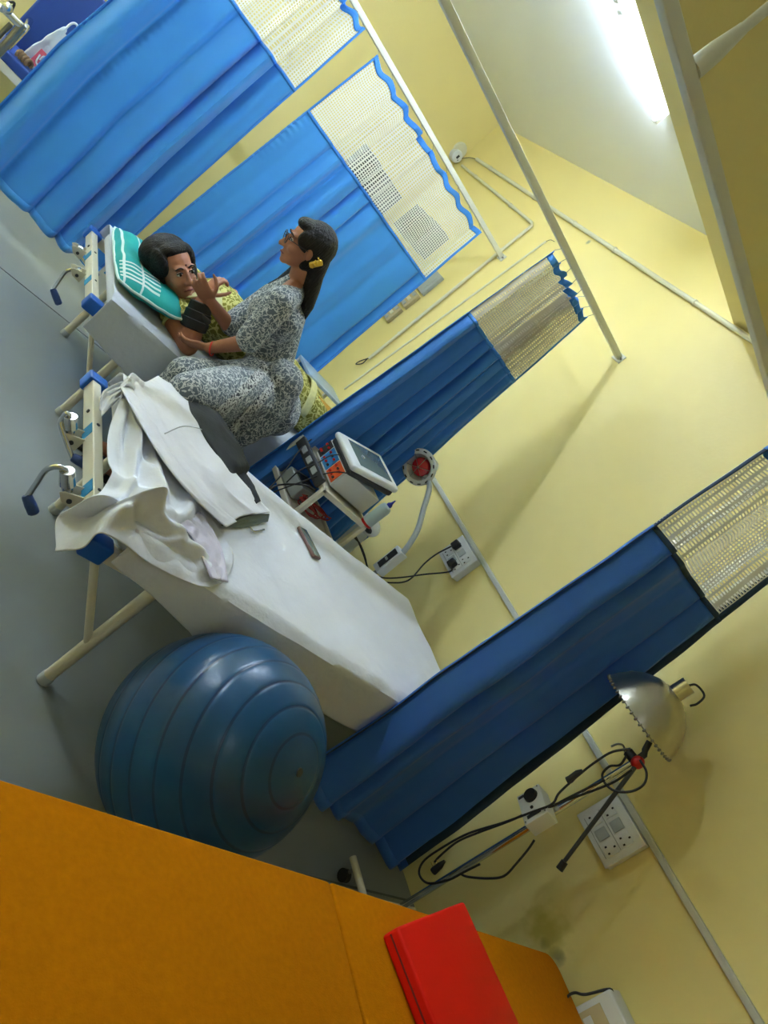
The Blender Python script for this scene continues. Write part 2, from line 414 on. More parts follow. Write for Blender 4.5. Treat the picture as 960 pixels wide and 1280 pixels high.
# ---------------------------------------------------------------- curtains
def curtain(label, X, Y, zt, zs, zh, folds, amp, cloth, net, band, railY, hooks, seed, cuts=None, droop=0.02, pucker=(), net_w=1.0):
    """X(s,t), Y(s,t): s across, t 0 top .. 1 hem; folds along s"""
    c = V((X(0.5, 0), Y(0.5, 0), zt))
    t0 = thing('privacy_curtain', (c.x, c.y, 0.0), label, 'curtain', 'blue and white ward curtains')
    def ph(s, t):
        return 2 * PI * folds * (s + 0.035 * math.sin(7 * s + seed) + 0.012 * math.sin(23 * s + seed * 2)) + 0.5 * math.sin(2.2 * t + seed)
    def zz(s, t):
        z = zt + (zh(s) - zt) * t
        return z
    def P(s, t):
        a = amp * (0.75 + 0.5 * t) * (0.7 + 0.5 * math.sin(9.3 * s + seed))
        p = ph(s, t)
        y = Y(s, t) + a * math.sin(p) + 0.25 * a * math.sin(2.3 * p + seed)
        x = X(s, t) + 0.4 * a * math.cos(p) * (1 if 0.03 < s < 0.97 else 0)
        pk = 0.0
        for s0 in pucker:
            pk += 0.0045 * math.sin(z0(s, t) * 170 + 6 * nz((z0(s, t) * 6, s0, 0), 1.0)) * math.exp(-((s - s0 - 0.012) / 0.022) ** 2) * (0.5 + nz((z0(s, t) * 3, s0 * 9, seed), 1.0))
        wr = pk + nz((x * 2.5, z0(s, t) * 1.3, seed), 2.0) * 0.010 + nz((x * 9, z0(s, t) * 3, seed), 2.2) * 0.0035
        z = z0(s, t)
        if t < 0.2: z -= droop * (1 - t / 0.2) * (0.5 - 0.5 * math.cos(2 * PI * hooks * s)) 
        return V((x, y + wr, z))
    def z0(s, t): return zt + (zh(s) - zt) * t
    ts = lambda s: (zt - zs) / (zt - zh(s))
    th = lambda s: 0.035 / (zt - zh(s))
    NU = max(120, int(folds * 18))
    wid = (X(1, 0) - X(0, 0)) * net_w
    MB().grid(lambda u, v: P(u, ts(u) + (1 - ts(u)) * v), NU, 170 if pucker else 40).build('cloth_panel', cloth, t0, solid=0.002)
    MB().grid(lambda u, v: P(u, th(u) + (ts(u) - th(u)) * v), NU, 12, uvfn=lambda u, v: (u * wid * (1 + folds * amp * 1.0 / max(wid, 0.1)), v * (zt - zs))).build('net_panel', net, t0)
    def off(p, d): return p + V((0, -d, 0))
    MB().grid(lambda u, v: off(P(u, th(u) * v), 0.001), NU, 3).build('header_band', BAND if band is BAND else BAND, t0, solid=0.003)
    MB().grid(lambda u, v: off(P(u, ts(u) - 0.004 + 0.010 * v), 0.003), NU, 2).build('seam_band', band, t0, solid=0.003)
    MB().grid(lambda u, v: off(P(u, 0.978 + 0.022 * v), 0.002), NU, 2).build('hem_band', cloth, t0, solid=0.004)
    for e in (0.0, 1.0):
        d = 0.012 / max(abs(X(1, 0) - X(0, 0)), 0.1)
        a, b = (0.0, d) if e == 0 else (1 - d, 1.0)
        MB().grid(lambda u, v: off(P(a + (b - a) * u, v * 0.999), 0.002), 2, 60).build('side_binding', band, t0, solid=0.003)
    for k in range(hooks + 1):
        s = min(max(k / hooks, 0.01), 0.99); p = P(s, 0.004)
        q = V((p.x, railY, RZ - 0.016))
        pts = [p + V((0, 0, -0.01)), p + V((0, 0, 0.012)), q + V((0, 0, -0.004)), q]
        MB().tube(pts, 0.0016, 6).build('hook', STEEL, t0)
    return t0
L = lambda a, b, t: a + (b - a) * t
# curtain 1: top-left, in front of the far wall
curtain('wide blue curtain with white net top at upper left, hem over bare floor',
        lambda s, t: L(L(0.35, 1.115, s), L(0.25, 1.085, s), min(1, t * 1.6)), lambda s, t: 4.22 + 0.01 * math.sin(5 * s), 2.14, 1.665, lambda s: 0.15 + 0.02 * s, 5, 0.050, CLOTH, NET, BAND, 4.285, 9, 1.3, pucker=(0.0, 0.24, 0.62))
# curtain 2: behind the two people
curtain('wide blue curtain with white net top hanging behind the two women',
        lambda s, t: L(L(1.245, 2.475, s), L(1.09, 2.46, s), t), lambda s, t: 4.22 - 0.06 * t, 2.125, 1.66, lambda s: 0.22, 8, 0.036, CLOTH, NET, BAND, 4.285, 8, 4.1, pucker=(0.0,))
# curtain 3: gathered
curtain('narrow gathered blue curtain with ivory net top, ending behind the equipment trolley',
        lambda s, t: L(L(1.98, 2.425, s), L(1.73, 2.45, s), t), lambda s, t: L(2.80, 2.64, t) + 0.02 * s, 2.125, 1.645, lambda s: 0.30, 7, 0.042, CLOTH3, NETC, BAND, 2.807, 7, 2.2)
# curtain 4: nearest
curtain('blue curtain with ivory net top hanging beside the near bed and ball',
        lambda s, t: L(L(2.195, 2.66, s), L(1.985, 2.67, s), t), lambda s, t: L(1.435, 1.285, s) - 0.165 * t, 2.13, 1.645, lambda s: L(0.13, 0.04, s), 4.5, 0.042, CLOTHD, NETD, BANDD, 1.435, 7, 6.3)

# ---------------------------------------------------------------- wall conduits
def saddle(p, d, parent, r):
    MB().tube([V(p) - V(d) * 0.006, V(p) + V(d) * 0.006], r + 0.004, 12).build('pipe_clip', PIPEM, parent)
t = thing('conduit_pipe', (WX - 0.014, 3.5, 2.625), 'long ivory conduit pipe running level under the ceiling on the yellow wall', 'pipe', 'wall conduits')
MB().tube([(WX - 0.014, -1.0, 2.625), (WX - 0.014, 5.62, 2.625)], 0.0135, 14).build('pipe_run', PIPEM, t)
for y in (5.35, 4.6, 4.03, 3.55, 2.78): saddle((WX - 0.014, y, 2.625), (0, 1, 0), t, 0.0135)
t = thing('conduit_pipe', (WX - 0.013, 4.33, 1.7), 'bent ivory conduit pipe leaving the round box and dropping down the yellow wall', 'pipe', 'wall conduits')
MB().tube(spline([(WX - 0.016, 5.70, 2.515), (WX - 0.016, 5.0, 2.495), (WX - 0.016, 4.36, 2.47)], 4) + [V((WX - 0.016, 4.33, 2.455))] + [V((WX - 0.016, 4.335, 2.2)), V((WX - 0.016, 4.34, 1.02))], 0.011, 12).build('pipe_run', PIPEM, t)
for p, d in (((WX - 0.016, 5.4, 2.507), (0, 1, 0)), ((WX - 0.016, 4.72, 2.483), (0, 1, 0)), ((WX - 0.016, 4.335, 2.2), (0, 0, 1)), ((WX - 0.016, 4.34, 1.3), (0, 0, 1))): saddle(p, d, t, 0.011)
lp = [V((WX - 0.02, 4.34, 1.02)), V((WX - 0.03, 4.36, 0.97)), V((WX - 0.02, 4.39, 0.94)), V((WX - 0.03, 4.37, 0.92)), V((WX - 0.02, 4.34, 0.96)), V((WX - 0.02, 4.345, 1.01))]
MB().tube(spline(lp, 5), 0.004, 8).build('loose_wire_end', DGREY, t)
t = thing('conduit_strip', (WX - 0.006, 4.15, 1.7), 'thin white cable strip going down the wall beside the gathered curtain', 'pipe', 'wall conduits')
MB().tube([(WX - 0.006, 4.09, 2.43), (WX - 0.006, 4.25, 0.75)], 0.007, 10).build('strip_run', PIPEM, t)
MB().tube(spline([(WX - 0.006, 4.09, 2.43), (WX - 0.02, 4.05, 2.45), (WX - 0.01, 4.02, 2.46)], 4), 0.002, 6).build('wire_end', DGREY, t)
MB().box((WX - 0.009, 1.1, 0.972), (0.018, 3.7, 0.026), bev=0.003).build('cable_trunking', TRUNK)
o = bpy.data.objects['cable_trunking']; tag(o, 'grey white cable trunking running level along the yellow wall past both socket boxes', 'trunking')
# round junction box
jp = V((2.715, FY, 2.535))
t = thing('junction_box', jp, 'round white ceiling-height junction box in the far corner with dark slot', 'junction box')
MB().lathe([(0.001, 0.0), (0.05, 0.0), (0.05, 0.05), (0.046, 0.062), (0.03, 0.068), (0.001, 0.068)], jp, (0, -1, 0), 28).build('round_box', WPLAS, t)
MB().box(jp + V((0, -0.071, 0.002)), (0.016, 0.006, 0.03)).build('slot', DGREY, t)
MB().box(jp + V((0.022, -0.069, -0.012)), (0.006, 0.004, 0.01)).build('slot', DGREY, t)
MB().tube(spline([jp + V((0.04, -0.03, 0.01)), V((WX - 0.02, 5.72, 2.60)), V((WX - 0.014, 5.62, 2.625))], 5), 0.003, 6).build('lead_wire', DGREY, t)
MB().lathe([(0.001, 0.0), (0.065, 0.0), (0.055, 0.02), (0.001, 0.022)], jp + V((-0.0, 0, 0.055)), (0, -1, 0), 24).build('base_cup', PIPEM, t)
# grey boxes seen through the net
t = thing('distribution_box', (2.42, FY, 1.88), 'grey metal box on far wall seen through the curtain net', 'electrical box')
MB().box((2.40, FY - 0.06, 1.86), (0.50, 0.12, 0.24), bev=0.004).build('box_body', mat('grey_metal_paint', (112, 114, 118), 0.5), t)
MB().box((2.30, FY - 0.125, 1.86), (0.22, 0.012, 0.18), bev=0.002).build('hatch', DGREY, t)
t = thing('wall_cabinet', (WX, 5.2, 1.85), 'grey cabinet on the yellow wall seen through the net top', 'cabinet')
MB().box((WX - 0.07, 5.2, 1.90), (0.14, 0.52, 0.24), bev=0.004).build('cabinet_body', MATS['grey_metal_paint'], t)
MB().box((WX - 0.145, 5.2, 1.90), (0.012, 0.44, 0.18), bev=0.002).build('cabinet_door', DGREY, t)
# switch boards
def switch_board(y0, y1, z0, z1, label, rows, m):
    t = thing('switch_board', (WX, (y0 + y1) / 2, (z0 + z1) / 2), label, 'switch board', 'switch boards in the far bay')
    MB().box((WX - 0.015, (y0 + y1) / 2, (z0 + z1) / 2), (0.03, y1 - y0, z1 - z0), bev=0.004).build('face_plate', m, t)
    for k in range(rows):
        z = z0 + (k + 0.5) * (z1 - z0) / rows
        MB().box((WX - 0.032, (y0 + y1) / 2, z), (0.006, (y1 - y0) * 0.66, (z1 - z0) / rows * 0.6), bev=0.001).build('switch_rocker', PIPEM if k % 2 else GPLAS, t)
    return t
SWM = mat('beige_switch_plastic', (196, 180, 140), 0.5)
switch_board(4.56, 4.76, 1.28, 1.42, 'beige switch board at curtain edge, lowest of three', 3, SWM)
switch_board(4.55, 4.74, 1.44, 1.58, 'beige switch board at curtain edge, middle of three', 3, SWM)
switch_board(4.54, 4.72, 1.60, 1.79, 'blank light grey board at curtain edge, topmost of three', 1, GPLAS)

# ---------------------------------------------------------------- socket boxes
def hole(x, y, z, parent, h=0.008, w=0.004):
    MB().box((x, y, z), (0.003, w, h)).build('pin_hole', BLACK, parent)
def socket_box(y0, y1, z0, z1, label, full=True):
    t = thing('socket_box', (WX, (y0 + y1) / 2, z0), label, 'electrical socket', 'white wall socket boxes')
    d = 0.045
    MB().box((WX - d / 2, (y0 + y1) / 2, (z0 + z1) / 2), (d, y1 - y0, z1 - z0), bev=0.004).build('back_box', WPLAS, t)
    MB().box((WX - d - 0.003, (y0 + y1) / 2, (z0 + z1) / 2), (0.007, y1 - y0 + 0.004, z1 - z0 + 0.004), bev=0.003).build('face_plate', WPLAS, t)
    w = (y1 - y0); h = (z1 - z0)
    xf = WX - d - 0.0075
    for col_, zc in ((0, z0 + h * 0.30), (1, z0 + h * 0.68)):
        for yy, typ in ((0.22, 's'), (0.50, 'r'), (0.78, 's')):
            yc = y0 + w * yy
            if typ == 's':
                pl = MB().box((xf, yc, zc), (0.004, w * 0.22, h * 0.28), bev=0.001).build('socket_plate', WPLAS, t)
                for dy, dz in ((0, 0.018), (-0.012, -0.012), (0.012, -0.012)):
                    hole(xf - 0.002, yc + dy, zc + dz, pl, 0.008, 0.006)
            else:
                MB().box((xf - 0.002, yc, zc), (0.006, w * 0.20, h * 0.26), bev=0.002).build('rocker_switch', GPLAS, t)
        MB().box((xf - 0.0005, (y0 + y1) / 2, zc - h * 0.19), (0.002, w * 0.76, 0.002)).build('plate_seam', SEAMLINE, t)
    return t
socket_box(2.213, 2.405, 0.80, 0.957, 'white wall socket box with two black plugs pushed in')
socket_box(0.735, 0.935, 0.79, 0.957, 'white wall socket box without plugs, behind the chrome lamp stand')
def plug(p, label, tail, d=(1, 0, 0)):
    p = V(p)
    t = thing('power_plug', p, label, 'plug', 'black plugs in the socket box')
    MB().box(p + V((-0.018, 0, 0)), (0.036, 0.04, 0.045), bev=0.008).build('plug_body', BLACK, t)
    MB().tube(spline([p + V((-0.03, 0, -0.01))] + [V(q) for q in tail], 8), 0.0042, 8).build('cord', BLACK, t)
    return t
plug((WX - 0.052, 2.275, 0.84), 'black three-pin plug in lower row with cord drooping to the bed',
     [AX(563, 714, 2.70), AX(530, 718, 2.66), AX(500, 722, 2.6), AX(478, 722, 2.55), AX(462, 714, 2.5), AX(455, 695, 2.4), AX(447, 675, 2.3), AX(440, 665, 2.2)])
plug((WX - 0.052, 2.36, 0.905), 'black plug nearer the trunking with thin cord looping towards the lamp',
     [AX(562, 684, 2.70), AX(545, 693, 2.68), AX(530, 705, 2.64), AX(515, 722, 2.6), AX(502, 728, 2.58), AX(480, 728, 2.55), AX(468, 727, 2.5)])
# third box, low on the wall near the mustard couch
t = thing('extension_box', AX(760, 1275, 2.72), 'white extension box low on the yellow wall with black plug, at bottom edge', 'extension box')
MB().box((WX - 0.05, 0.30, 0.55), (0.10, 0.24, 0.15), bev=0.008).build('box_body', WPLAS, t)
MB().box((WX - 0.102, 0.30, 0.53), (0.006, 0.20, 0.09), bev=0.002).build('face_plate', SWM, t)
MB().box((WX - 0.12, 0.30, 0.53), (0.04, 0.05, 0.05), bev=0.012).build('black_plug', BLACK, t)
MB().box((WX - 0.104, 0.37, 0.515), (0.006, 0.025, 0.03), bev=0.002).build('rocker_switch', WPLAS, t)
MB().tube(spline([V((WX - 0.06, 0.40, 0.605)), V((WX - 0.08, 0.42, 0.62)), AX(732, 1243, 2.68), AX(718, 1241, 2.66), AX(708, 1248, 2.62), AX(700, 1270, 2.60), (2.70, 0.45, 0.30)], 6), 0.0045, 8).build('cord', BLACK, t)

# ---------------------------------------------------------------- hospital beds
def bed(dy, label, w=(1.38, 2.18)):
    y0, y1 = w[0] + dy, w[1] + dy
    x0, x1 = 0.79, 2.66
    zc = 0.475
    t = thing('hospital_bed', (1.7, (y0 + y1) / 2, 0), label, 'bed', 'cream ward beds')
    MB().box((x0, (y0 + y1) / 2, zc), (0.034, y1 - y0 - 0.04, 0.046), bev=0.004).build('head_rail', CREAM, t)
    MB().box((x1, (y0 + y1) / 2, zc), (0.034, y1 - y0 - 0.04, 0.046), bev=0.004).build('foot_rail', CREAM, t)
    for y in (y0, y1):
        MB().box(((x0 + x1) / 2, y, zc), (x1 - x0 - 0.02, 0.03, 0.046), bev=0.004).build('side_rail', CREAM, t)
        for x in (x0, x1):
            MB().box((x + (0.006 if x < 1 else -0.006), y, zc), (0.070, 0.054, 0.060), bev=0.008).build('corner_cap', BLUEP, t)
        yl = y + (0.01 if y == y0 else -0.03)
        for x, sx in ((1.02, 1), (2.42, -1)):
            MB().tube([(x, yl, 0.004), (x, yl, zc - 0.02)], 0.0185, 16).build('leg', CREAM, t)
            MB().lathe([(0.0185, 0.03), (0.021, 0.026), (0.021, 0.002), (0.0, 0.0)], (x, yl, 0), (0, 0, 1), 16).build('leg_tip', GPLAS, t)
            MB().tube([(x, yl, 0.18), (x - sx * 0.21, yl, zc - 0.015)], 0.0115, 12).build('leg_brace', CREAM, t)
    for fy in (0.27, 0.62):
        y = y0 + (y1 - y0) * fy
        MB().box((x0 - 0.0178, y, zc - 0.002), (0.0016, 0.05, 0.042)).build('sticker', STICK, t)
    MB().cyl((x0 - 0.018, y0 + 0.60, zc + 0.004), (x0 - 0.022, y0 + 0.60, zc + 0.004), 0.006).build('bolt', DGREY, t)
    MB().cyl((x0, y0 + 0.52, zc + 0.0225), (x0, y0 + 0.52, zc + 0.0255), 0.006).build('bolt', DGREY, t)
    MB().cyl((x0, y0 + 0.20, zc + 0.0225), (x0, y0 + 0.20, zc + 0.0255), 0.005).build('bolt', DGREY, t)
    for x in (1.1, 1.6, 2.1):
        MB().box((x, (y0 + y1) / 2, zc + 0.01), (0.05, y1 - y0, 0.02)).build('deck_slat', CREAM, t)
    return t, x0, x1, y0, y1, zc
def crank(t, y, zc, pts, grip, label):
    """bracket, socket, bent rod and grip under the head rail"""
    for s in (-0.022, 0.022):
        MB().prism([(0.775, y + s, zc - 0.01), (0.775, y + s, zc - 0.06), (0.735, y + s, zc - 0.055), (0.715, y + s, zc - 0.035), (0.725, y + s, zc - 0.025)], (0, 0.003, 0)).build('crank_bracket', CREAM, t)
    MB().cyl((0.75, y - 0.026, zc - 0.042), (0.75, y - 0.019, zc - 0.042), 0.007).build('bolt', DGREY, t)
    a = V((0.735, y, zc - 0.03)); b = pts[0]
    MB().tube([a, a.lerp(b, 0.3), a.lerp(b, 0.31), b], [0.014, 0.016, 0.021, 0.019], 16).build('crank_socket', CHROME, t)
    MB().tube(spline(pts, 8), 0.0075, 12).build('crank_rod', CHROME, t)
    d = (grip[1] - grip[0])
    g = MB().tube([grip[0], grip[0] + d * 0.08, grip[0] + d * 0.5, grip[0] + d * 0.92, grip[1]], [0.011, 0.0135, 0.0155, 0.015, 0.010], 14).build('crank_grip', NAVYP, t)
B1, x0, x1, y0, y1, zc = bed(0.0, 'near cream hospital bed with two chrome cranks, blue corner caps and strewn coat on top')
crank(B1, 1.585, zc, [AY(84, 588, 1.58), AY(76, 584, 1.58), AY(66, 584, 1.585), AY(56, 589, 1.59), AY(45, 605, 1.595), AY(34, 621, 1.60)], [AY(33, 619, 1.60), AY(43, 643, 1.58)], '')
crank(B1, 1.86, zc, [AY(88, 520, 1.86), AY(83, 517, 1.86), AY(77, 526, 1.86), AY(77, 535, 1.85), AY(84, 555, 1.83), AY(91, 573, 1.81)], [AY(90, 571, 1.81), AY(108, 581, 1.80)], '')
B2, x0, x1, y0, y1, zc = bed(1.425, 'far cream hospital bed carrying the patient, blue corner caps and two cranks')
crank(B2, 3.12, zc, [AY(97, 340, 3.12), AY(93, 337, 3.12), AY(85, 338, 3.12), AY(80, 342, 3.12), AY(73, 352, 3.12), AY(67, 361, 3.12)], [AY(66, 361, 3.12), AY(74, 381, 3.10)], '')
crank(B2, 3.38, zc, [AY(102, 313, 3.38), AY(97, 310, 3.38), AY(98, 316, 3.38), AY(104, 325, 3.36), AY(112, 336, 3.34)], [AY(111, 334, 3.34), AY(122, 346, 3.33)], '')

def mattress(x0, x1, y0, y1, z0, z1, name, label, m, amp=0.004):
    mb = MB().box(((x0 + x1) / 2, (y0 + y1) / 2, (z0 + z1) / 2), (x1 - x0, y1 - y0, z1 - z0), bev=0.025)
    return tag(mb.build(name, m), label, 'mattress', 'ward bed mattresses')
ZT = 0.572
mattress(0.83, 2.63, 1.375, 2.165, 0.497, ZT - 0.006, 'mattress', 'mattress under the white sheet on the near bed', WHITE)
mattress(0.83, 2.63, 2.80, 3.59, 0.497, ZT - 0.006, 'mattress', 'mattress under the white sheet on the far bed', SHEET2)

def sheet(x0, x1, y0, y1, zt, hn, hf, he, name, label, m, seed, hs=None, flare=0.02, amp=0.005):
    """bed sheet draped over a mattress; hn/hf: hem height near / far side as a function of u"""
    r = 0.028
    def f(u, v):
        xx = -0.02 + (x1 - x0 + 0.04) * u
        X = x0 + xx; W = y1 - y0
        # v: 0..0.3 near drop, 0.3..0.7 top, 0.7..1 far drop
        if v < 0.3:
            k = 1 - v / 0.3; h = zt - hn(u)
            y = y0 - min(k * h, r) - flare * k * (0.5 + 0.5 * math.sin(14 * u + seed)) - 0.008
            z = zt - max(0, k * h) if k * h > r else zt - k * h * 0.6
            y += (0.004 + 0.35 * flare) * k * math.sin(38 * u + 2 * math.sin(9 * u + seed)) + flare * 0.5 * k * nz((X * 3, z * 2, seed), 1.5)
        elif v > 0.7:
            k = (v - 0.7) / 0.3; h = zt - hf(u)
            y = y1 + min(k * h, r) + 0.006
            z = zt - max(0, k * h) if k * h > r else zt - k * h * 0.6
        else:
            y = y0 + W * (v - 0.3) / 0.4; z = zt
            z += amp * nz((X * 1.2, y * 3.0, seed), 2.5) + amp * 0.5 * nz((X * 5, y * 5, seed), 2) + 0.003
        z += 0.5 * amp * nz((X, y, z), 9.0, seed)
        if u > 0.97: z -= (u - 0.97) / 0.03 * 0.10 * (he if he else 0); 
        if u < 0.03 and hs: z -= (0.03 - u) / 0.03 * hs
        return V((X, y, z))
    return tag(MB().grid(f, 150, 90).build(name, m, solid=0.003), label, 'bed sheet', 'white bed sheets')
def hem1(u):
    x = 0.83 + 1.8 * u
    pts = [(0.80, 0.50), (0.87, 0.475), (1.0, 0.45), (1.15, 0.42), (1.22, 0.39), (1.35, 0.40), (1.7, 0.38), (2.1, 0.36), (2.7, 0.36)]
    for (a, b), (c, d) in zip(pts, pts[1:]):
        if x <= c: return b + (d - b) * max(0, (x - a)) / (c - a)
    return 0.36
sheet(0.85, 2.64, 1.375, 2.165, ZT, hem1, lambda u: 0.50, 0.6, 'bed_sheet', 'plain white sheet spread over the near bed, with a phone lying on it', WHITE, 3.1, flare=0.012)
def hem2(u):
    return 0.40 - 0.10 * math.sin(min(u * 1.6, 1) * PI) + 0.02 * math.sin(12 * u)
sheet(0.83, 2.64, 2.80, 3.59, ZT, lambda u: L(0.40, 0.30, min(u * 3, 1)), lambda u: 0.50, 0.6, 'bed_sheet', 'bluish white sheet hanging down under the patient on the far bed', SHEET2, 8.4, flare=0.05)

# ---------------------------------------------------------------- garments heaped on the near bed
def folds(f, amp, freq, seed, dirv=(1, 0), up=V((0, 0, 1)), fine=0.3, edge=True):
    def g(u, v):
        p = f(u, v)
        w = u * dirv[0] + v * dirv[1]
        e = 1.0
        if edge: e = min(1, 6 * min(u, 1 - u, v, 1 - v) + 0.25)
        d = amp * math.sin(freq * w + 2.2 * nz((u * 3, v * 3, seed), 1.0) * 2) + amp * fine * 2 * nz((u * 9, v * 9, seed), 1.0) + amp * 1.2 * nz((u * 2.2, v * 2.2, seed + 4), 1.0)
        return p + up * (d * e)
    return g
# crumpled white cloth over the head end
zb = ZT + 0.012
heap = coons([AZ(150, 500, 0.56), AZ(134, 545, 0.555), AZ(134, 600, 0.56), AZ(108, 628, 0.55), AY(70, 648, 1.42), AY(68, 690, 1.325)],
             [AZ(215, 520, 0.62), AZ(243, 590, 0.62), AZ(262, 640, 0.60), AZ(290, 690, 0.59), AZ(285, 722, 0.585), AY(262, 735, 1.330)],
             [AZ(150, 500, 0.56), AZ(175, 500, 0.60), AZ(215, 520, 0.62)],
             [AY(68, 690, 1.325), AY(100, 688, 1.32), AY(122, 668, 1.32), AY(150, 684, 1.32), AY(185, 705, 1.32), AY(225, 725, 1.325), AY(262, 735, 1.330)])
def heapf(u, v):
    p = folds(heap, 0.012, 15, 1.0, (0.8, 0.9), V((-0.2, -0.2, 0.9)))(u, v)
    e = min(1, 5 * min(u, 1 - u, v + 0.15, 1 - v))
    d = 0
    for (a, b, c, h, w) in ((0.9, -0.5, 0.32, 0.030, 0.05), (0.7, 0.55, 0.72, 0.028, 0.045), (0.25, 1.0, 0.62, 0.022, 0.04), (1.0, -0.15, 0.62, 0.030, 0.05), (1.0, 0.35, 1.02, 0.024, 0.04), (0.5, -1.0, -0.28, 0.02, 0.035)):
        q = (a * u + b * v - c + 0.05 * nz((u * 4, v * 4, a + b), 1.0)) / w
        d += h * math.exp(-q * q)
    # cover the corner cap
    cu = p - V((0.79, 1.38, 0.5)); k = math.exp(-((cu.x / 0.07) ** 2 + (cu.y / 0.06) ** 2))
    return p + V((-0.15, -0.1, 0.9)) * (max(d, 0) * e) + V((0, 0, 0.03 * k))
mbh = MB().grid(heapf, 130, 110)
tag(mbh.build('crumpled_cloth', WHITE, solid=0.003, smo=1), 'crumpled white cloth heaped at crank end of the near bed, corner hanging past the rail', 'cloth')
# coat: thing with body, sleeve, collar band
ct = thing('white_coat', AZ(220, 560, 0.6), 'white coat lying in a long folded strip over the crumpled cloth', 'coat')
def zc_(p, z): return AZ(p[0], p[1], z)
body = coons([zc_((150, 482), 0.585), zc_((172, 520), 0.62), zc_((205, 573), 0.63), zc_((243, 620), 0.625), zc_((284, 657), 0.61)],
             [zc_((197, 470), 0.60), zc_((233, 494), 0.62), zc_((262, 545), 0.63), zc_((300, 598), 0.63), zc_((338, 640), 0.61)],
             [zc_((150, 482), 0.585), zc_((165, 468), 0.60), zc_((180, 478), 0.60), zc_((197, 470), 0.60)],
             [zc_((284, 657), 0.61), zc_((302, 645), 0.625), zc_((320, 642), 0.63), zc_((338, 640), 0.61)])
MB().grid(folds(body, 0.006, 9, 5.0, (0.3, 1.0), V((0, 0, 1))), 90, 40).build('coat_panel', COAT, ct, solid=0.004)
lap = coons([zc_((150, 484), 0.60), zc_((170, 520), 0.636), zc_((203, 575), 0.646), zc_((241, 622), 0.64), zc_((283, 659), 0.62)],
            [zc_((160, 478), 0.60), zc_((184, 515), 0.640), zc_((217, 570), 0.650), zc_((255, 616), 0.645), zc_((296, 652), 0.625)],
            [zc_((150, 484), 0.60), zc_((160, 478), 0.60)], [zc_((283, 659), 0.62), zc_((296, 652), 0.625)])
MB().grid(folds(lap, 0.0025, 9, 5.0, (0.3, 1.0)), 70, 8).build('front_placket', COAT, ct, solid=0.003)
slv = coons([zc_((125, 510), 0.53), zc_((130, 488), 0.55), zc_((160, 478), 0.58), zc_((182, 500), 0.60), zc_((188, 520), 0.60)],
            [zc_((127, 520), 0.53), zc_((150, 498), 0.56), zc_((165, 496), 0.58), zc_((172, 508), 0.60), zc_((180, 530), 0.60)],
            [zc_((125, 510), 0.53), zc_((127, 520), 0.53)], [zc_((188, 520), 0.60), zc_((180, 530), 0.60)])
MB().grid(folds(slv, 0.005, 7, 2.0, (1, 0)), 50, 12).build('coat_sleeve', COAT, ct, solid=0.004)
top = coons([zc_((160, 478), 0.585), zc_((166, 466), 0.62), zc_((180, 478), 0.60)], [zc_((150, 500), 0.585), zc_((158, 482), 0.61), zc_((182, 500), 0.61)],
            [zc_((160, 478), 0.585), zc_((150, 500), 0.585)], [zc_((180, 478), 0.60), zc_((182, 500), 0.61)])
MB().grid(folds(top, 0.004, 7, 2.0, (1, 0)), 30, 16).build('coat_collar', COAT, ct, solid=0.004)
pocket = [zc_((206, 542), 0.648), zc_((228, 533), 0.653), zc_((247, 535), 0.652), zc_((252, 537), 0.65)]
MB().tube(spline(pocket, 6), 0.0018, 6).build('pocket_seam', SEAMLINE, ct)
tag(MB().grid(folds(coons([AZ(222, 650, 0.605), AZ(245, 680, 0.60), AY(262, 722, 1.345)], [AZ(250, 640, 0.61), AZ(275, 680, 0.60), AY(285, 728, 1.345)], [AZ(222, 650, 0.605), AZ(250, 640, 0.61)], [AY(262, 722, 1.345), AY(285, 728, 1.345)]), 0.004, 12, 9, (0.2, 1)), 40, 20).build('cloth_belt', LILAC, solid=0.003), 'lilac white cloth strip hanging over bed edge above the ball', 'cloth')
# charcoal garment: two pieces of one garment
tr_ = thing('charcoal_trousers', AZ(265, 550, 0.6), 'charcoal trousers lying between the white coat and the seated woman', 'trousers')
tb = coons([zc_((226, 494), 0.60), zc_((241, 524), 0.63), zc_((264, 560), 0.64), zc_((287, 592), 0.63), zc_((303, 598), 0.61)],
           [zc_((231, 490), 0.60), zc_((262, 506), 0.61), zc_((282, 536), 0.61), zc_((299, 563), 0.61), zc_((308, 582), 0.60)],
           [zc_((226, 494), 0.60), zc_((231, 490), 0.60)], [zc_((303, 598), 0.61), zc_((308, 582), 0.60)])
def puff(f, h):
    return lambda u, v: f(u, v) + V((0, 0, h * math.sin(PI * v) * (0.6 + 0.4 * math.sin(PI * u))))
MB().grid(folds(puff(tb, 0.035), 0.005, 8, 3.3, (1, 0.4)), 70, 24).build('trouser_seat', CHAR, tr_, solid=0.006)
tl = coons([zc_((290, 588), 0.615), zc_((305, 610), 0.62), zc_((320, 630), 0.62)], [zc_((303, 587), 0.61), zc_((315, 604), 0.615), zc_((325, 627), 0.61)],
           [zc_((290, 588), 0.615), zc_((303, 587), 0.61)], [zc_((320, 630), 0.62), zc_((325, 627), 0.61)])
MB().grid(folds(puff(tl, 0.01), 0.002, 6, 1.3, (1, 0.4)), 30, 12).build('trouser_waistband', CHAR, tr_, solid=0.006)
lin_ = coons([zc_((277, 657), 0.59), zc_((298, 648), 0.60), zc_((318, 643), 0.605), zc_((336, 642), 0.60)], [zc_((277, 658), 0.582), zc_((300, 660), 0.582), zc_((320, 656), 0.582), zc_((334, 652), 0.582)],
             [zc_((277, 657), 0.59), zc_((277, 658), 0.582)], [zc_((336, 642), 0.60), zc_((334, 652), 0.582)])
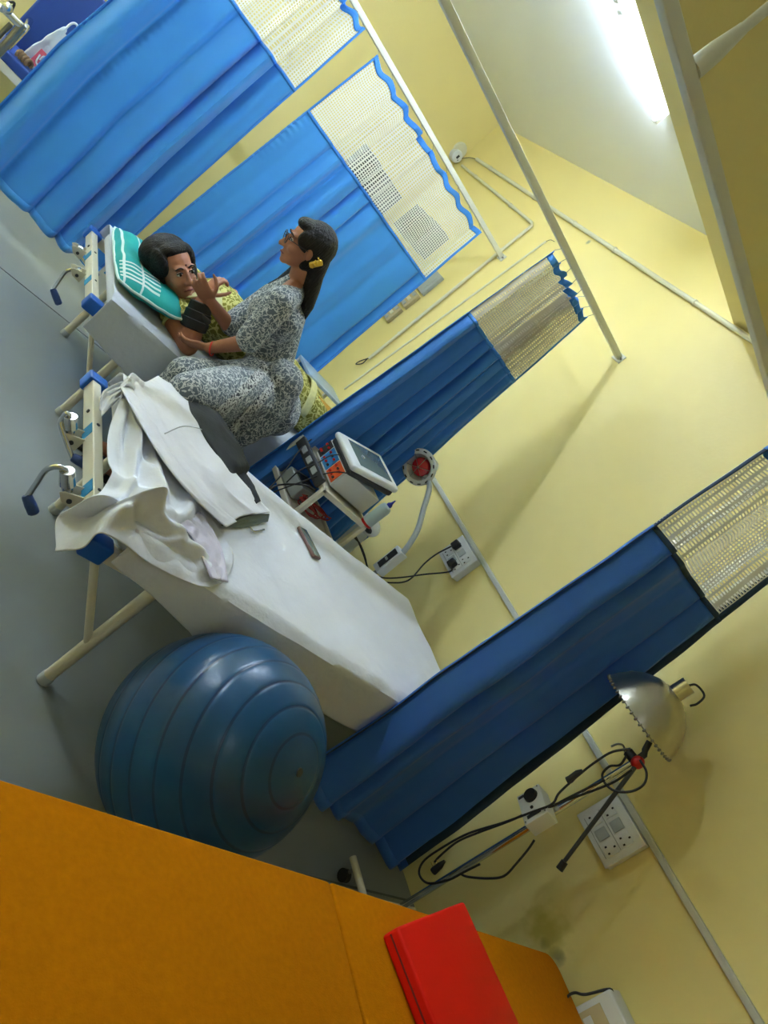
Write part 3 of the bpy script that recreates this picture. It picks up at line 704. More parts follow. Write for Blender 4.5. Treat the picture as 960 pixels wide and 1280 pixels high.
MB().grid(folds(lin_, 0.002, 6, 1.3, (1, 0.4)), 40, 10).build('trouser_hem', LINING, tr_, solid=0.006)
# phone and a small clear thing
pc = [zc_((371, 664), 0.583), zc_((389, 699), 0.583), zc_((399, 695), 0.583), zc_((381, 659), 0.583)]
ph_ = thing('mobile_phone', (pc[0] + pc[2]) / 2, 'rose brown mobile phone lying on the white sheet of the near bed', 'phone')
ctr = (pc[0] + pc[2]) / 2; dx = (pc[1] - pc[0]); ang = math.atan2(dx.y, dx.x)
MB().box(ctr + V((0, 0, 0.004)), (0.150, 0.054, 0.014), rot=ang, bev=0.0045).build('phone_body', PHONE, ph_)
MB().box(ctr + V((0, 0, 0.0118)), (0.138, 0.046, 0.0016), rot=ang, bev=0.0006).build('phone_screen', SCREEN, ph_)
sc = AZ(315, 662, 0.59)
tag(MB().tube(spline([AZ(312, 658, 0.59), AZ(316, 664, 0.585), AZ(324, 664, 0.583), AZ(330, 662, 0.583)], 6), [0.004] * 19, 10).build('coat_buckle', CHROME), 'small silver clip peeping from under the coat hem', 'clip')

# ---------------------------------------------------------------- exercise ball
BC = V((1.335, 1.095, 0.303)); BR = 0.303
axis = (CR * 0.82 + CD * 0.03 - CF * 0.56).normalized()
bl = thing('exercise_ball', (BC.x, BC.y, 0), 'large teal blue ribbed exercise ball on the floor beside the near bed', 'exercise ball')
prof = []; n = 260
for i in range(n + 1):
    th = PI * i / n
    k = (math.degrees(th) % 13.0) / 13.0
    g = math.exp(-((k - 0.5) / 0.07) ** 2)
    rr = BR * (1 - 0.0045 * g * (1 if 12 < math.degrees(th) < 168 else 0))
    prof.append((max(rr * math.sin(th), 1e-4), -rr * math.cos(th)))
bs = MB().lathe(prof, BC, axis, 96).build('ball_skin', BALL, bl, angle=80)
bs.data.materials.append(BALLD)
for p_ in bs.data.polygons:
    th_ = math.degrees(math.acos(max(-1, min(1, -(V(p_.center) + ORG[bl.name] - BC).normalized().dot(axis)))))
    if 12 < th_ < 168 and abs((th_ % 13.0) / 13.0 - 0.5) < 0.055: p_.material_index = 1
MB().lathe([(0.001, 0.0), (0.012, 0.0), (0.011, 0.004), (0.001, 0.005)], BC + axis * (BR - 0.001), axis, 16).build('valve_plug', DGREY, bl)

# ---------------------------------------------------------------- mustard couch
cp = thing('treatment_couch', (1.0, 0.1, 0), 'mustard yellow padded couch along the bottom edge, red cushion on top', 'couch')
def couch_pad(x0, x1, e0, e1, yb, name):
    # far edge runs from e0 to e1 in y
    c = coons([(x0, yb, 0.5), (x1, yb, 0.5)], [(x0, e0, 0.5), (x1, e1, 0.5)], [(x0, yb, 0.5), (x0, e0, 0.5)], [(x1, yb, 0.5), (x1, e1, 0.5)])
    b = 0.03
    import bmesh
    bm = bmesh.new()
    zs = (0.39, 0.5)
    vs = [bm.verts.new(p) for p in ((x0, yb, zs[0]), (x1, yb, zs[0]), (x1, e1, zs[0]), (x0, e0, zs[0]), (x0, yb, zs[1]), (x1, yb, zs[1]), (x1, e1, zs[1]), (x0, e0, zs[1]))]
    for f in ((3, 2, 1, 0), (4, 5, 6, 7), (0, 1, 5, 4), (1, 2, 6, 5), (2, 3, 7, 6), (3, 0, 4, 7)): bm.faces.new([vs[i] for i in f])
    bm.normal_update()
    bmesh.ops.bevel(bm, geom=[e for e in bm.edges if abs(e.verts[0].co.z - e.verts[1].co.z) > 0.05 and max(v.co.x for v in e.verts) > 2.6], offset=0.06, segments=6, affect='EDGES', profile=0.5)
    bmesh.ops.bevel(bm, geom=bm.edges[:], offset=0.008, segments=3, affect='EDGES', profile=0.5)
    bm.verts.index_update()
    mb = MB().add([v.co.copy() for v in bm.verts], [tuple(v.index for v in f.verts) for f in bm.faces]); bm.free()
    return mb.build(name, MUST, cp, angle=50)
couch_pad(-0.55, 1.418, 0.735, 0.645, -0.12, 'couch_pad')
couch_pad(1.424, 2.665, 0.645, 0.575, -0.12, 'couch_pad')
MB().box((1.05, 0.26, 0.365), (3.1, 0.60, 0.045)).build('couch_frame', CREAM, cp)
for x in (-0.4, 1.2, 2.5):
    for y in (0.02, 0.50):
        MB().cyl((x, y, 0), (x, y, 0.345), 0.02).build('leg', CREAM, cp)
# red cushion
rc = [AZ(497, 1158, 0.55), AZ(580, 1126, 0.55), AZ(650, 1280, 0.55), AZ(545, 1280, 0.55)]
far_l, far_r = rc[0], rc[1]
d1 = (rc[2] - far_r).normalized(); d0 = (rc[3] - far_l).normalized()
nl, nr = far_l + d0 * 0.42, far_r + d1 * 0.42
import bmesh
bm = bmesh.new()
vs = [bm.verts.new(V((p.x, p.y, z))) for z in (0.502, 0.55) for p in (far_l, far_r, nr, nl)]
for f in ((0, 1, 2, 3), (7, 6, 5, 4), (0, 4, 5, 1), (1, 5, 6, 2), (2, 6, 7, 3), (3, 7, 4, 0)): bm.faces.new([vs[i] for i in f])
bmesh.ops.recalc_face_normals(bm, faces=bm.faces[:])
bmesh.ops.bevel(bm, geom=bm.edges[:], offset=0.008, segments=3, affect='EDGES', profile=0.5)
bm.verts.index_update()
rt = thing('red_cushion', ((far_l + nr) / 2).xy.to_3d() + V((0, 0, 0.502)), 'flat bright red padded cushion lying on the mustard couch', 'cushion')
MB().add([v.co.copy() for v in bm.verts], [tuple(v.index for v in f.verts) for f in bm.faces]).build('cushion_pad', RED, rt, angle=50)
bm.free()
pp = [V((p.x, p.y, 0.528)) for p in (far_l + V((-0.001, 0, 0)), far_r + V((0, 0.001, 0)))]
MB().tube([V((nl.x, nl.y, 0.526)) + V((-0.001, 0, 0)), V((far_l.x, far_l.y, 0.526)) + V((0.002, -0.006, 0))], 0.0025, 8).build('side_seam', mat('dark_red_piping', (120, 14, 10), 0.6), rt)

# ---------------------------------------------------------------- chrome lamp stand with aluminium shade
LXc, LYc = 2.50, 0.908
ls = thing('lamp_stand', (LXc, LYc, 0), 'chrome pole heat lamp with dented aluminium dome shade against the yellow wall', 'lamp')
top = AX(812, 927, 2.50)
MB().tube([(LXc, LYc, 0.07), (LXc, LYc, 1.12)], 0.0125, 16).build('pole', CHROME, ls)
MB().tube([(LXc, LYc, 1.10), (LXc, LYc + 0.004, 1.15), AX(806, 938, 2.50), top], [0.0125, 0.012, 0.011, 0.011], 14).build('pole_neck', DGREY, ls)
sh_c = V((2.50, 1.030, 1.205))
sx = 0.165
dome = [(0.165, 0.0), (0.168, 0.003), (0.160, 0.03), (0.140, 0.075), (0.108, 0.112), (0.07, 0.138), (0.036, 0.150), (0.030, 0.150)]
dmin = [(r - 0.0025, z - 0.001) for r, z in reversed(dome)]
mb = MB(); q = 64
tilt = V((0.0, 0.0, 1)).normalized()
mb.lathe(spline_prof := dome, sh_c, tilt, 64); mb.lathe(dmin, sh_c, tilt, 64)
mb.build('dome_shade', ALU, ls, angle=60)
mbb = MB()
for k in range(48):
    a = 2 * PI * k / 48
    mbb.ell(sh_c + V((0.167 * math.cos(a), 0.167 * math.sin(a), 0)), (0.0055, 0.0055, 0.007), seg=8, rings=5)
tag(mbb.build('beaded_rim', STEEL, ls), kind=None)
MB().cyl(sh_c + V((0, 0, 0.145)), sh_c + V((0, 0, 0.205)), 0.030, 24).build('lamp_socket', ALU, ls)
MB().tube(spline([sh_c + V((0, 0, 0.2)), sh_c + V((0.01, -0.01, 0.225)), sh_c + V((0.02, -0.05, 0.225)), sh_c + V((0.01, -0.065, 0.19)), sh_c + V((0.005, -0.06, 0.165))], 6), 0.004, 8).build('socket_wire', BLACK, ls)
MB().ell(sh_c + V((0, 0, 0.06)), (0.04, 0.04, 0.06)).build('bulb', REDG, ls)
MB().tube([AX(822, 920, 2.52), AX(834, 938, 2.54)], 0.005, 8).build('shade_bracket', STEEL, ls)
jn = AX(797, 953, 2.485)
MB().ell(jn, (0.022, 0.022, 0.024)).build('clamp_knob', REDP, ls)
MB().cyl(AX(785, 940, 2.49), AX(793, 950, 2.49), 0.018, 14).build('clamp', BLACK, ls)
MB().tube(spline([AX(781, 940, 2.49), AX(779, 932, 2.47), AX(772, 930, 2.46), AX(764, 933, 2.45)], 5), 0.0035, 8).build('clamp_lever', STEEL, ls)
MB().tube([AX(795, 957, 2.48), AX(703, 1080, 2.48)], [0.008, 0.007], 12).build('side_arm', DGREY, ls)
MB().tube([AX(706, 1077, 2.48), AX(699, 1087, 2.48)], [0.012, 0.013], 12).build('arm_foot', BLACK, ls)
# base: crossed bars with casters
for x, yo in ((2.27, 0.0), (2.60, -0.16)):
    MB().tube([V((x, 0.76 + yo, 0.078)), V((x, 1.06 + yo, 0.078))], 0.014, 12).build('base_bar', CREAM, ls)
    for y in (0.79 + yo, 1.02 + yo):
        MB().cyl((x - 0.012, y, 0.024), (x + 0.012, y, 0.024), 0.024, 16).build('caster', BLACK, ls)
        MB().cyl((x, y, 0.03), (x, y, 0.078), 0.007, 8).build('caster_stem', STEEL, ls)
MB().tube([V((2.27, LYc, 0.078)), V((2.60, LYc, 0.078))], 0.013, 12).build('base_bar', CREAM, ls)
# control box
cb = V(AX(668, 1010, 2.45)); R = Matrix.Rotation(math.radians(-26), 3, 'Z')
cx = thing('timer_box', cb, 'white control box with black dial clamped to the chrome lamp pole', 'control box')
cc = AX(671, 1012, 2.45)
fx = R @ V((-1, 0, 0)); fy = R @ V((0, 1, 0))
MB().box(cc, (0.065, 0.135, 0.095), rot=R, bev=0.004).build('box_body', WPLAS, cx)
face = cc + fx * 0.034
MB().lathe([(0.0, 0.0), (0.026, 0.0), (0.024, 0.012), (0.0, 0.013)], face + fy * 0.032 + V((0, 0, 0.008)), fx, 28).build('dial', BLACK, cx)
MB().lathe([(0.0, 0.0), (0.006, 0.0), (0.006, 0.003), (0.0, 0.003)], face - fy * 0.015 + V((0, 0, -0.002)), fx, 14).build('pilot_light', BLACK, cx)
MB().box(face - fy * 0.045 + V((0, 0, -0.002)), (0.002, 0.014, 0.055), rot=R).build('printed_label', DGREY, cx)
MB().box(face + fy * 0.052 + V((0, 0, -0.03)), (0.002, 0.01, 0.022), rot=R).build('printed_mark', DGREY, cx)
for a, b in ((0.058, 0.04), (-0.058, 0.04), (-0.058, -0.04)):
    MB().cyl(face + fy * a + V((0, 0, b)), face + fy * a + V((0, 0, b)) + fx * 0.002, 0.003, 8).build('screw', STEEL, cx)
MB().box((2.495, 0.93, 0.70), (0.05, 0.05, 0.03)).build('clamp', BLACK, cx)
def cable(name, pts, label, X=2.43, r=0.0042, m=BLACK, cat='cable', group='black lamp cables', n=8):
    P = [AX(p[0], p[1], p[2] if len(p) > 2 else X) for p in pts]
    return tag(MB().tube(spline(P, n), r, 8).build(name, m), label, cat, group)
c_ = cable('power_cable', [(756, 975), (735, 985), (705, 1000), (690, 1008), (672, 1010), (640, 1025), (600, 1040), (572, 1052), (550, 1070), (543, 1078)], 'black cable from the pole clamp to the three-pin plug hanging low', X=2.42)
cable('power_cable', [(788, 936), (765, 940), (745, 952), (728, 965), (700, 990, 2.40), (690, 1005, 2.39), (665, 1015, 2.39), (630, 1028), (585, 1042), (552, 1060), (530, 1076), (524, 1092), (535, 1104), (560, 1100), (580, 1090), (600, 1080)], 'long black cable looping down past the control box to a wide bend', X=2.42)
cable('power_cable', [(800, 950), (808, 965), (805, 980), (790, 989), (770, 989), (757, 980), (753, 968), (762, 958), (775, 956), (783, 945)], 'coiled loop of black cable hanging at the red clamp knob', X=2.44)
cable('power_cable', [(668, 1050), (660, 1062), (645, 1080), (630, 1095), (610, 1098), (585, 1096), (575, 1092)], 'short black cable leaving the underside of the control box', X=2.46)
cable('power_cable', [(693, 1006, 2.40), (720, 996), (750, 985), (770, 976), (790, 962)], 'black cable lying close along the upper pole', X=2.44)
t = thing('plug', AX(716, 972, 2.42), 'black cable connector hanging beside the upper chrome pole', 'plug')
MB().tube([AX(709, 976, 2.42), AX(713, 974, 2.42), AX(722, 966, 2.42), AX(728, 963, 2.42)], [0.013, 0.013, 0.010, 0.005], 12).build('plug_body', BLACK, t)
t = thing('plug', AX(545, 1082, 2.42), 'black three-pin plug with brass pins hanging above the couch end', 'plug')
MB().tube([AX(556, 1076, 2.42), AX(550, 1082, 2.42), AX(543, 1088, 2.42), AX(541, 1090, 2.42)], [0.005, 0.012, 0.014, 0.013], 12).build('plug_body', BLACK, t)
for a, b in (((543, 1087), (539, 1077)), ((546, 1085), (543, 1076)), ((549, 1083), (546, 1074))):
    MB().cyl(AX(*a, 2.42), AX(*b, 2.42), 0.0025, 8).build('brass_pin', mat('brass', (190, 160, 90), 0.3, 1.0) if 'brass' not in MATS else MATS['brass'], t)

# ---------------------------------------------------------------- infrared lamp (white)
ir = thing('infrared_lamp', (2.38, 2.26, 0), 'white gooseneck infrared lamp with red bulb standing behind the near bed', 'lamp')
XI = 2.42
hc = AX(523, 584, 2.36)
fr = V((-0.815, -0.53, -0.30)).normalized()
back = -fr
MB().lathe([(0.070, 0.004), (0.090, 0.0), (0.097, 0.006), (0.096, 0.018), (0.084, 0.026), (0.076, 0.036), (0.056, 0.085), (0.040, 0.11), (0.036, 0.115), (0.036, 0.16), (0.031, 0.168), (0.0, 0.168)], hc, back, 48).build('lamp_shade', WPLAS, ir)
MB().lathe([(0.072, 0.004), (0.068, 0.02), (0.054, 0.05), (0.0, 0.07)], hc, back, 40).build('reflector', WPLAS, ir)
MB().lathe([(0.0, 0.006), (0.03, 0.008), (0.046, 0.016), (0.052, 0.030), (0.046, 0.05), (0.02, 0.07)], hc, back, 32).build('bulb', REDG, ir)
ux = fr.orthogonal().normalized(); uy = fr.cross(ux)
for k in range(12):
    a = 2 * PI * k / 12
    p = hc + (ux * math.cos(a) + uy * math.sin(a)) * 0.087 + fr * 0.001
    tv = (-ux * math.sin(a) + uy * math.cos(a))
    MB().tube([p - tv * 0.009, p + tv * 0.009], 0.0034, 8).build('vent_hole', BLACK, ir)
for k in range(3):
    a = PI * k / 3 + 0.2
    d = ux * math.cos(a) + uy * math.sin(a)
    MB().tube(spline([hc - d * 0.072, hc - d * 0.03 + fr * 0.004, hc + d * 0.03 + fr * 0.004, hc + d * 0.072], 4), 0.0014, 6).build('guard_wire', STEEL, ir)
MB().tube(spline([hc + back * 0.075 + V((0, -0.01, -0.03)), AX(537, 606, 2.42), AX(529, 638, 2.42), AX(522, 662, 2.42), AX(512, 680, 2.42), AX(501, 694, 2.42)], 8), 0.0145, 16).build('gooseneck', GPLAS, ir)
a, b = AX(503, 689, 2.42), AX(472, 714, 2.42)
dirb = (a - b).normalized(); Rq = V((0, 0, 1)).rotation_difference(dirb).to_matrix()
MB().box((a + b) / 2, (0.055, 0.058, (a - b).length), rot=Rq, bev=0.004).build('control_housing', WPLAS, ir)
side = Rq @ V((-1, 0, 0))
MB().box((a + b) / 2 + side * 0.029 + dirb * 0.005, (0.003, 0.036, (a - b).length * 0.72), rot=Rq).build('switch_panel', DGREY, ir)
MB().box((a + b) / 2 + side * 0.032, (0.006, 0.02, 0.012), rot=Rq).build('rocker_switch', GPLAS, ir)
MB().tube([b, b.lerp(V((2.40, 2.27, 0.45)), 1.0), (2.40, 2.27, 0.05)], 0.011, 12).build('pole', STEEL, ir)
MB().lathe([(0.0, 0.0), (0.15, 0.0), (0.15, 0.02), (0.03, 0.05), (0.0, 0.05)], (2.40, 2.40, 0), (0, 0, 1), 32).build('base', WPLAS, ir)
MB().tube([(2.40, 2.27, 0.05), (2.40, 2.40, 0.04)], 0.011).build('base_bar', STEEL, ir)

# ---------------------------------------------------------------- equipment trolley
TX0, TX1, TY0, TY1, TZ = 1.81, 2.12, 2.27, 2.68, 0.685
tr = thing('equipment_trolley', (2.0, 2.47, 0), 'white steel trolley between the beds loaded with therapy machines', 'trolley')
for x in (TX0, TX1):
    for y in (TY0, TY1):
        MB().box((x, y, TZ / 2 + 0.01), (0.024, 0.024, TZ - 0.02), bev=0.003).build('leg', CREAM, tr)
for z, nm in ((TZ, 'top_shelf'), (0.50, 'lower_shelf')):
    MB().box(((TX0 + TX1) / 2, (TY0 + TY1) / 2, z - 0.004), (TX1 - TX0, TY1 - TY0, 0.008)).build(nm, CREAM, tr)
    for y in (TY0, TY1): MB().box(((TX0 + TX1) / 2, y, z), (TX1 - TX0 + 0.02, 0.02, 0.026), bev=0.003).build('shelf_rail', CREAM, tr)
    for x in (TX0, TX1): MB().box((x, (TY0 + TY1) / 2, z), (0.02, TY1 - TY0 + 0.02, 0.026), bev=0.003).build('shelf_rail', CREAM, tr)
for x in (TX0, TX1):
    for y in (TY0, TY1):
        MB().cyl((x - 0.01, y, 0.024), (x + 0.01, y, 0.024), 0.024, 14).build('caster', BLACK, tr)
# socketed machine
m1 = thing('therapy_machine', (2.0, 2.45, TZ), 'white box machine with sky blue and orange socket panels on the trolley top', 'therapy machine')
MB().box((1.995, 2.475, TZ + 0.066), (0.25, 0.26, 0.105), bev=0.005).build('housing', WPLAS, m1)
xf = 1.868
MB().box((xf, 2.475, TZ + 0.066), (0.004, 0.25, 0.095)).build('front_bezel', WPLAS, m1)
for y0_, w_, m_, nm in ((2.573, 0.05, DGREY, 'black_panel'), (2.493, 0.095, SKYB, 'blue_socket_panel'), (2.395, 0.085, ORANGE, 'orange_socket_panel')):
    pn = MB().box((xf - 0.003, y0_, TZ + 0.066), (0.004, w_, 0.08)).build(nm, m_, m1)
    k = 0
    for dy in (-0.3, 0.0, 0.3):
        for dz in (-0.02, 0.018):
            MB().cyl((xf - 0.012, y0_ + dy * w_, TZ + 0.066 + dz), (xf - 0.004, y0_ + dy * w_, TZ + 0.066 + dz), 0.006, 10).build('jack', REDP if (k % 3) else DGREY, pn); k += 1
# display console, on top
m2 = thing('display_console', (2.0, 2.45, TZ + 0.12), 'white rounded console with slanted grey screen stacked on the socketed machine', 'therapy machine')
Rt = Matrix.Rotation(math.radians(-13), 3, 'Y')
MB().box((1.99, 2.46, TZ + 0.152), (0.27, 0.27, 0.035), rot=Rt, bev=0.014).build('console_base', DGREY, m2)
MB().box((1.985, 2.46, TZ + 0.180), (0.285, 0.285, 0.032), rot=Rt, bev=0.014).build('console_body', WPLAS, m2)
MB().box((1.992, 2.46, TZ + 0.197), (0.20, 0.21, 0.004), rot=Rt, bev=0.001).build('screen', SCREEN, m2)
MB().box((2.115, 2.46, TZ + 0.178), (0.02, 0.12, 0.006), rot=Rt, bev=0.001).build('key_panel', GPLAS, m2)
MB().cyl((1.87, 2.36, TZ + 0.205), (1.87, 2.36, TZ + 0.212), 0.01, 14).build('knob', GPLAS, m2)
# flat tray device on the left of the trolley
m3 = thing('stimulator_unit', (1.77, 2.46, TZ - 0.02), 'dark grey framed unit with white keys hanging at the crank side of the trolley', 'therapy machine')
ua, ub = AZ(378, 551, 0.70), AZ(401, 602, 0.70)
cu = (ua + ub) / 2; du = (ub - ua); au = math.atan2(du.y, du.x)
MB().box(cu + V((0, 0, -0.005)), (du.length + 0.02, 0.022, 0.055), rot=au, bev=0.006).build('unit_frame', DGREY, m3)
for k in range(3):
    MB().box(cu + du * (0.25 * (k - 1)) + V((-0.012, -0.002, -0.004)), (0.04, 0.006, 0.026), rot=au).build('white_key', GPLAS, m3)
# bottle
bp_ = V((2.105, 2.262, TZ + 0.013))
bt = thing('gel_bottle', bp_, 'translucent gel bottle with dark blue nozzle at trolley corner', 'bottle')
MB().lathe([(0.0, 0.0), (0.027, 0.0), (0.029, 0.006), (0.029, 0.115), (0.024, 0.13), (0.012, 0.137), (0.0, 0.138)], bp_, (0, 0, 1), 24).build('bottle_body', CLEAR, bt)
MB().lathe([(0.013, 0.0), (0.013, 0.012), (0.006, 0.022), (0.0025, 0.042), (0.0, 0.043)], bp_ + V((0, 0, 0.134)), (0, 0, 1), 16).build('nozzle_cap', mat('dark_blue_cap', (30, 44, 150), 0.4), bt)
MB().lathe([(0.0275, 0.0), (0.030, 0.002), (0.030, 0.012), (0.0275, 0.014)], bp_ + V((0, 0, 0.0)), (0, 0, 1), 20).build('bottle_foot', REDP, bt)
# white pod behind
pd = thing('probe_holder', AX(465, 660, 2.28), 'white rounded plastic holder at the wall end of the trolley', 'holder')
MB().ell(AX(463, 658, 2.24), (0.05, 0.06, 0.045)).build('holder_shell', WPLAS, pd)
MB().ell(AX(461, 661, 2.22), (0.025, 0.03, 0.02)).build('holder_insert', DGREY, pd)
# things on lower shelf and between
wh = thing('white_adapter', (1.87, 2.5, 0.505), 'white adapter block among wires on the lower trolley shelf', 'adapter')
MB().box((1.90, 2.52, 0.545), (0.14, 0.14, 0.075), rot=0.3, bev=0.006).build('adapter_body', GPLAS, wh)
MB().box((1.90, 2.52, 0.585), (0.10, 0.08, 0.006), rot=0.3).build('adapter_lid', DGREY, wh)
rb = MB(); 
for k in range(5):
    random.seed(k); pts = []
    for j in range(9):
        a = j / 8 * 2 * PI * 1.3 + k
        pts.append(V((1.93 + (0.05 + 0.012 * k) * math.cos(a), 2.40 + 0.05 * math.sin(a) - 0.01 * k, 0.515 + 0.03 * random.random() + 0.012 * k)))
    rb.tube(spline(pts, 5), 0.0035, 6)
tag(rb.build('lead_wires', WIRER), 'tangle of thin red lead wires on the lower trolley shelf', 'wires')
cable('machine_cord', [(412, 548, 1.95), (400, 545, 1.9), (385, 552, 1.8), (372, 566, 1.72), (355, 590, 1.70), (335, 612, 1.66)], 'thin black cord arching over the top of the trolley machines', X=1.8, r=0.003, group='trolley cords')
cable('machine_cord', [(438, 592, 1.86), (420, 590, 1.84), (400, 594, 1.78), (375, 603, 1.72), (350, 612, 1.68), (336, 618, 1.66)], 'black cord crossing the orange panel towards the bed edge', X=1.8, r=0.003, group='trolley cords')
cable('machine_cord', [(425, 568, 1.85), (412, 570, 1.82), (398, 578, 1.78), (375, 588, 1.72), (358, 603, 1.70)], 'black cord crossing the sky blue panel', X=1.8, r=0.003, group='trolley cords')
cable('machine_cord', [(395, 612, 1.80), (380, 606, 1.72), (350, 606, 1.70), (338, 612, 1.66), (336, 622, 1.64)], 'black cord bunched beside the white adapter', X=1.8, r=0.004, group='trolley cords')
tag(MB().tube(spline([AX(443, 672, 2.15), AX(450, 680, 2.2), AX(456, 695, 2.3), AX(460, 710, 2.38), AX(470, 722, 2.45)], 6), 0.004, 8).build('machine_cord', BLACK), 'black cord dropping from the trolley corner towards the wall sockets', 'cable', 'trolley cords')

# ---------------------------------------------------------------- far side table
st = thing('side_table', (2.46, 4.03, 0), 'pale blue white side table with open legs past the patient feet', 'table')
MB().box((2.465, 4.03, 0.70), (0.37, 0.27, 0.022), bev=0.004).build('table_top', TABLE, st)
for x in (2.295, 2.635):
    for y in (3.91, 4.14):
        MB().box((x, y, 0.345), (0.024, 0.024, 0.69), bev=0.003).build('leg', RAILM, st)
for y in (3.91, 4.14): MB().box((2.465, y, 0.35), (0.34, 0.014, 0.03)).build('stretcher', RAILM, st)

# ---------------------------------------------------------------- blue bench in the far corner
bn = thing('padded_bench', (0.6, 5.55, 0), 'dark blue padded bench with chrome arm against far wall, upper left', 'bench')
MB().box((0.54, 5.74, 0.80), (0.84, 0.08, 0.62), bev=0.015).build('backrest', BOARD, bn)
MB().box((0.54, 5.54, 0.475), (0.84, 0.40, 0.07), bev=0.015).build('seat', BOARD, bn)
MB().box((0.54, 5.36, 0.415), (0.84, 0.03, 0.05), bev=0.004).build('seat_frame', CREAM, bn)
for x in (0.16, 0.92):
    for y in (5.38, 5.72): MB().box((x, y, 0.195), (0.03, 0.03, 0.39), bev=0.003).build('leg', CREAM, bn)
    MB().tube([(x, 5.38, 0.40), (x, 5.36, 0.66), (x, 5.37, 0.68), (x, 5.70, 0.68)], 0.018, 14).build('armrest', CHROME, bn)
wc = thing('wheelchair', (-0.12, 5.2, 0), 'chrome tube frame with black straps at upper left corner', 'wheelchair')
pts1 = [AY(-10, 4, 5.0), AY(6, 12, 5.0), AY(27, 33, 5.0)]
MB().tube(pts1, 0.022, 12).build('frame_tube', CHROME, wc)
MB().tube([AY(29, 31, 5.0), AY(0, 64, 5.0), AY(-30, 90, 5.0)], 0.022, 12).build('frame_tube', STEEL, wc)
MB().tube([AY(14, 30, 5.03), AY(-12, 55, 5.03)], 0.014, 12).build('frame_tube', STEEL, wc)
MB().tube(spline([AY(2, 8, 5.03), AY(10, 3, 5.05), AY(18, 4, 5.1), AY(14, 14, 5.1)], 5), 0.007, 8).build('strap', BLACK, wc)
MB().ell(AY(9, 10, 4.98), (0.03, 0.03, 0.03)).build('brake_knob', CHROME, wc)
for a in (AY(-30, 90, 5.0), AY(-10, 4, 5.0)):
    MB().tube([a, (a.x, a.y, 0.02)], 0.016, 12).build('leg', STEEL, wc)
# carrier bag
bg = thing('carrier_bag', AY(55, 70, 5.5), 'white plastic carrier bag with red square logo on the blue bench', 'bag')
def bagf(u, v):
    h = v
    x = L(L(0.235, 0.42, u), L(0.285, 0.36, u), h ** 1.5)
    y = 5.50 + 0.05 * math.sin(PI * u) * (1 - h)
    z = 0.515 + 0.31 * h + 0.015 * math.sin(9 * u) * h
    return V((x, y - 0.05 * (1 - h), z)) + V((0.01 * nz((u * 5, v * 5, 1)), 0.01 * nz((u * 4, v * 6, 3)), 0))
def bagb(u, v):
    p = bagf(u, v); return V((p.x, 2 * 5.50 - p.y, p.z))
BAGW = mat('white_bag_plastic', (222, 228, 236), 0.35, bump=(20, 0.3))
MB().grid(bagf, 24, 24).grid(bagb, 24, 24).build('bag_body', BAGW, bg, solid=0.002)
MB().tube(spline([V((0.30, 5.50, 0.82)), V((0.305, 5.50, 0.88)), V((0.325, 5.50, 0.90)), V((0.345, 5.50, 0.88)), V((0.35, 5.50, 0.82))], 5), 0.007, 8).build('bag_handle', BAGW, bg)
REDL = mat('faded_red_print', (214, 92, 112), 0.5)
lg = MB().prism([V((0.275, 5.425, 0.545)), V((0.36, 5.425, 0.545)), V((0.352, 5.44, 0.65)), V((0.28, 5.44, 0.65))], (0, -0.002, 0)).build('red_logo', REDL, bg)
MB().tube(spline([V((0.295, 5.424, 0.62)), V((0.305, 5.423, 0.57)), V((0.335, 5.422, 0.575)), V((0.337, 5.424, 0.62)), V((0.315, 5.427, 0.63)), V((0.31, 5.424, 0.595))], 5), 0.005, 6).build('logo_swirl', BAGW, lg)
jb = thing('jute_bag', (0.26, 5.40, 0.51), 'small brown jute bundle in front of the carrier bag on the bench', 'bag')
for k in range(4):
    MB().tube(spline([(0.215 + 0.02 * k, 5.38, 0.515), (0.208 + 0.02 * k, 5.38, 0.54), (0.22 + 0.02 * k, 5.40, 0.555), (0.24 + 0.02 * k, 5.42, 0.54), (0.24 + 0.02 * k, 5.42, 0.515)], 5), 0.010, 10).build('rolled_fold', BROWN, jb)

# ---------------------------------------------------------------- pillow
pw = thing('pillow', (0.92, 3.15, ZT), 'turquoise pillow with white checked stripes under the patient head', 'pillow')
PC = V((0.945, 3.16, 0.635)); pu = V((0.16, 0, 0.10)).normalized(); 
pe1 = V((0.93, 0.0, 0.16)).normalized(); pe2 = V((0, 1, 0)); pe3 = pe1.cross(pe2) * 1
def pil(u, v, s=1):
    a, b = u * 2 - 1, v * 2 - 1
    k = (max(0, 1 - abs(a) ** 3) * max(0, 1 - abs(b) ** 3)) ** 0.5
    wx = 0.155 * (1 - 0.10 * (1 - b * b) * 0 - 0.08 * abs(b) ** 4); wy = 0.33 * (1 - 0.07 * abs(a) ** 4)
    pt = PC + pe1 * (a * wx) + pe2 * (b * wy) + pe3 * (s * 0.055 * k)
    pt += pe3 * (0.008 * nz((a * 2, b * 3, s), 1.3))
    if s > 0: pt -= V((0, 0, 0.02 * math.exp(-(a * 2) ** 2 - (b * 2) ** 2)))
    return pt
s_ = 1 if pe3.z > 0 else -1
MB().grid(lambda u, v: pil(u, v, s_), 30, 40).grid(lambda u, v: pil(1 - u, v, -s_), 30, 40).build('pillow_case', TEAL, pw)
MB().tube([pil(0, i / 20, 0) for i in range(21)] + [pil(i / 10, 1, 0) for i in range(1, 11)] + [pil(1, 1 - i / 20, 0) for i in range(1, 21)] + [pil(1 - i / 10, 0, 0) for i in range(1, 10)], 0.006, 8, closed=True).build('white_piping', TEALW, pw)
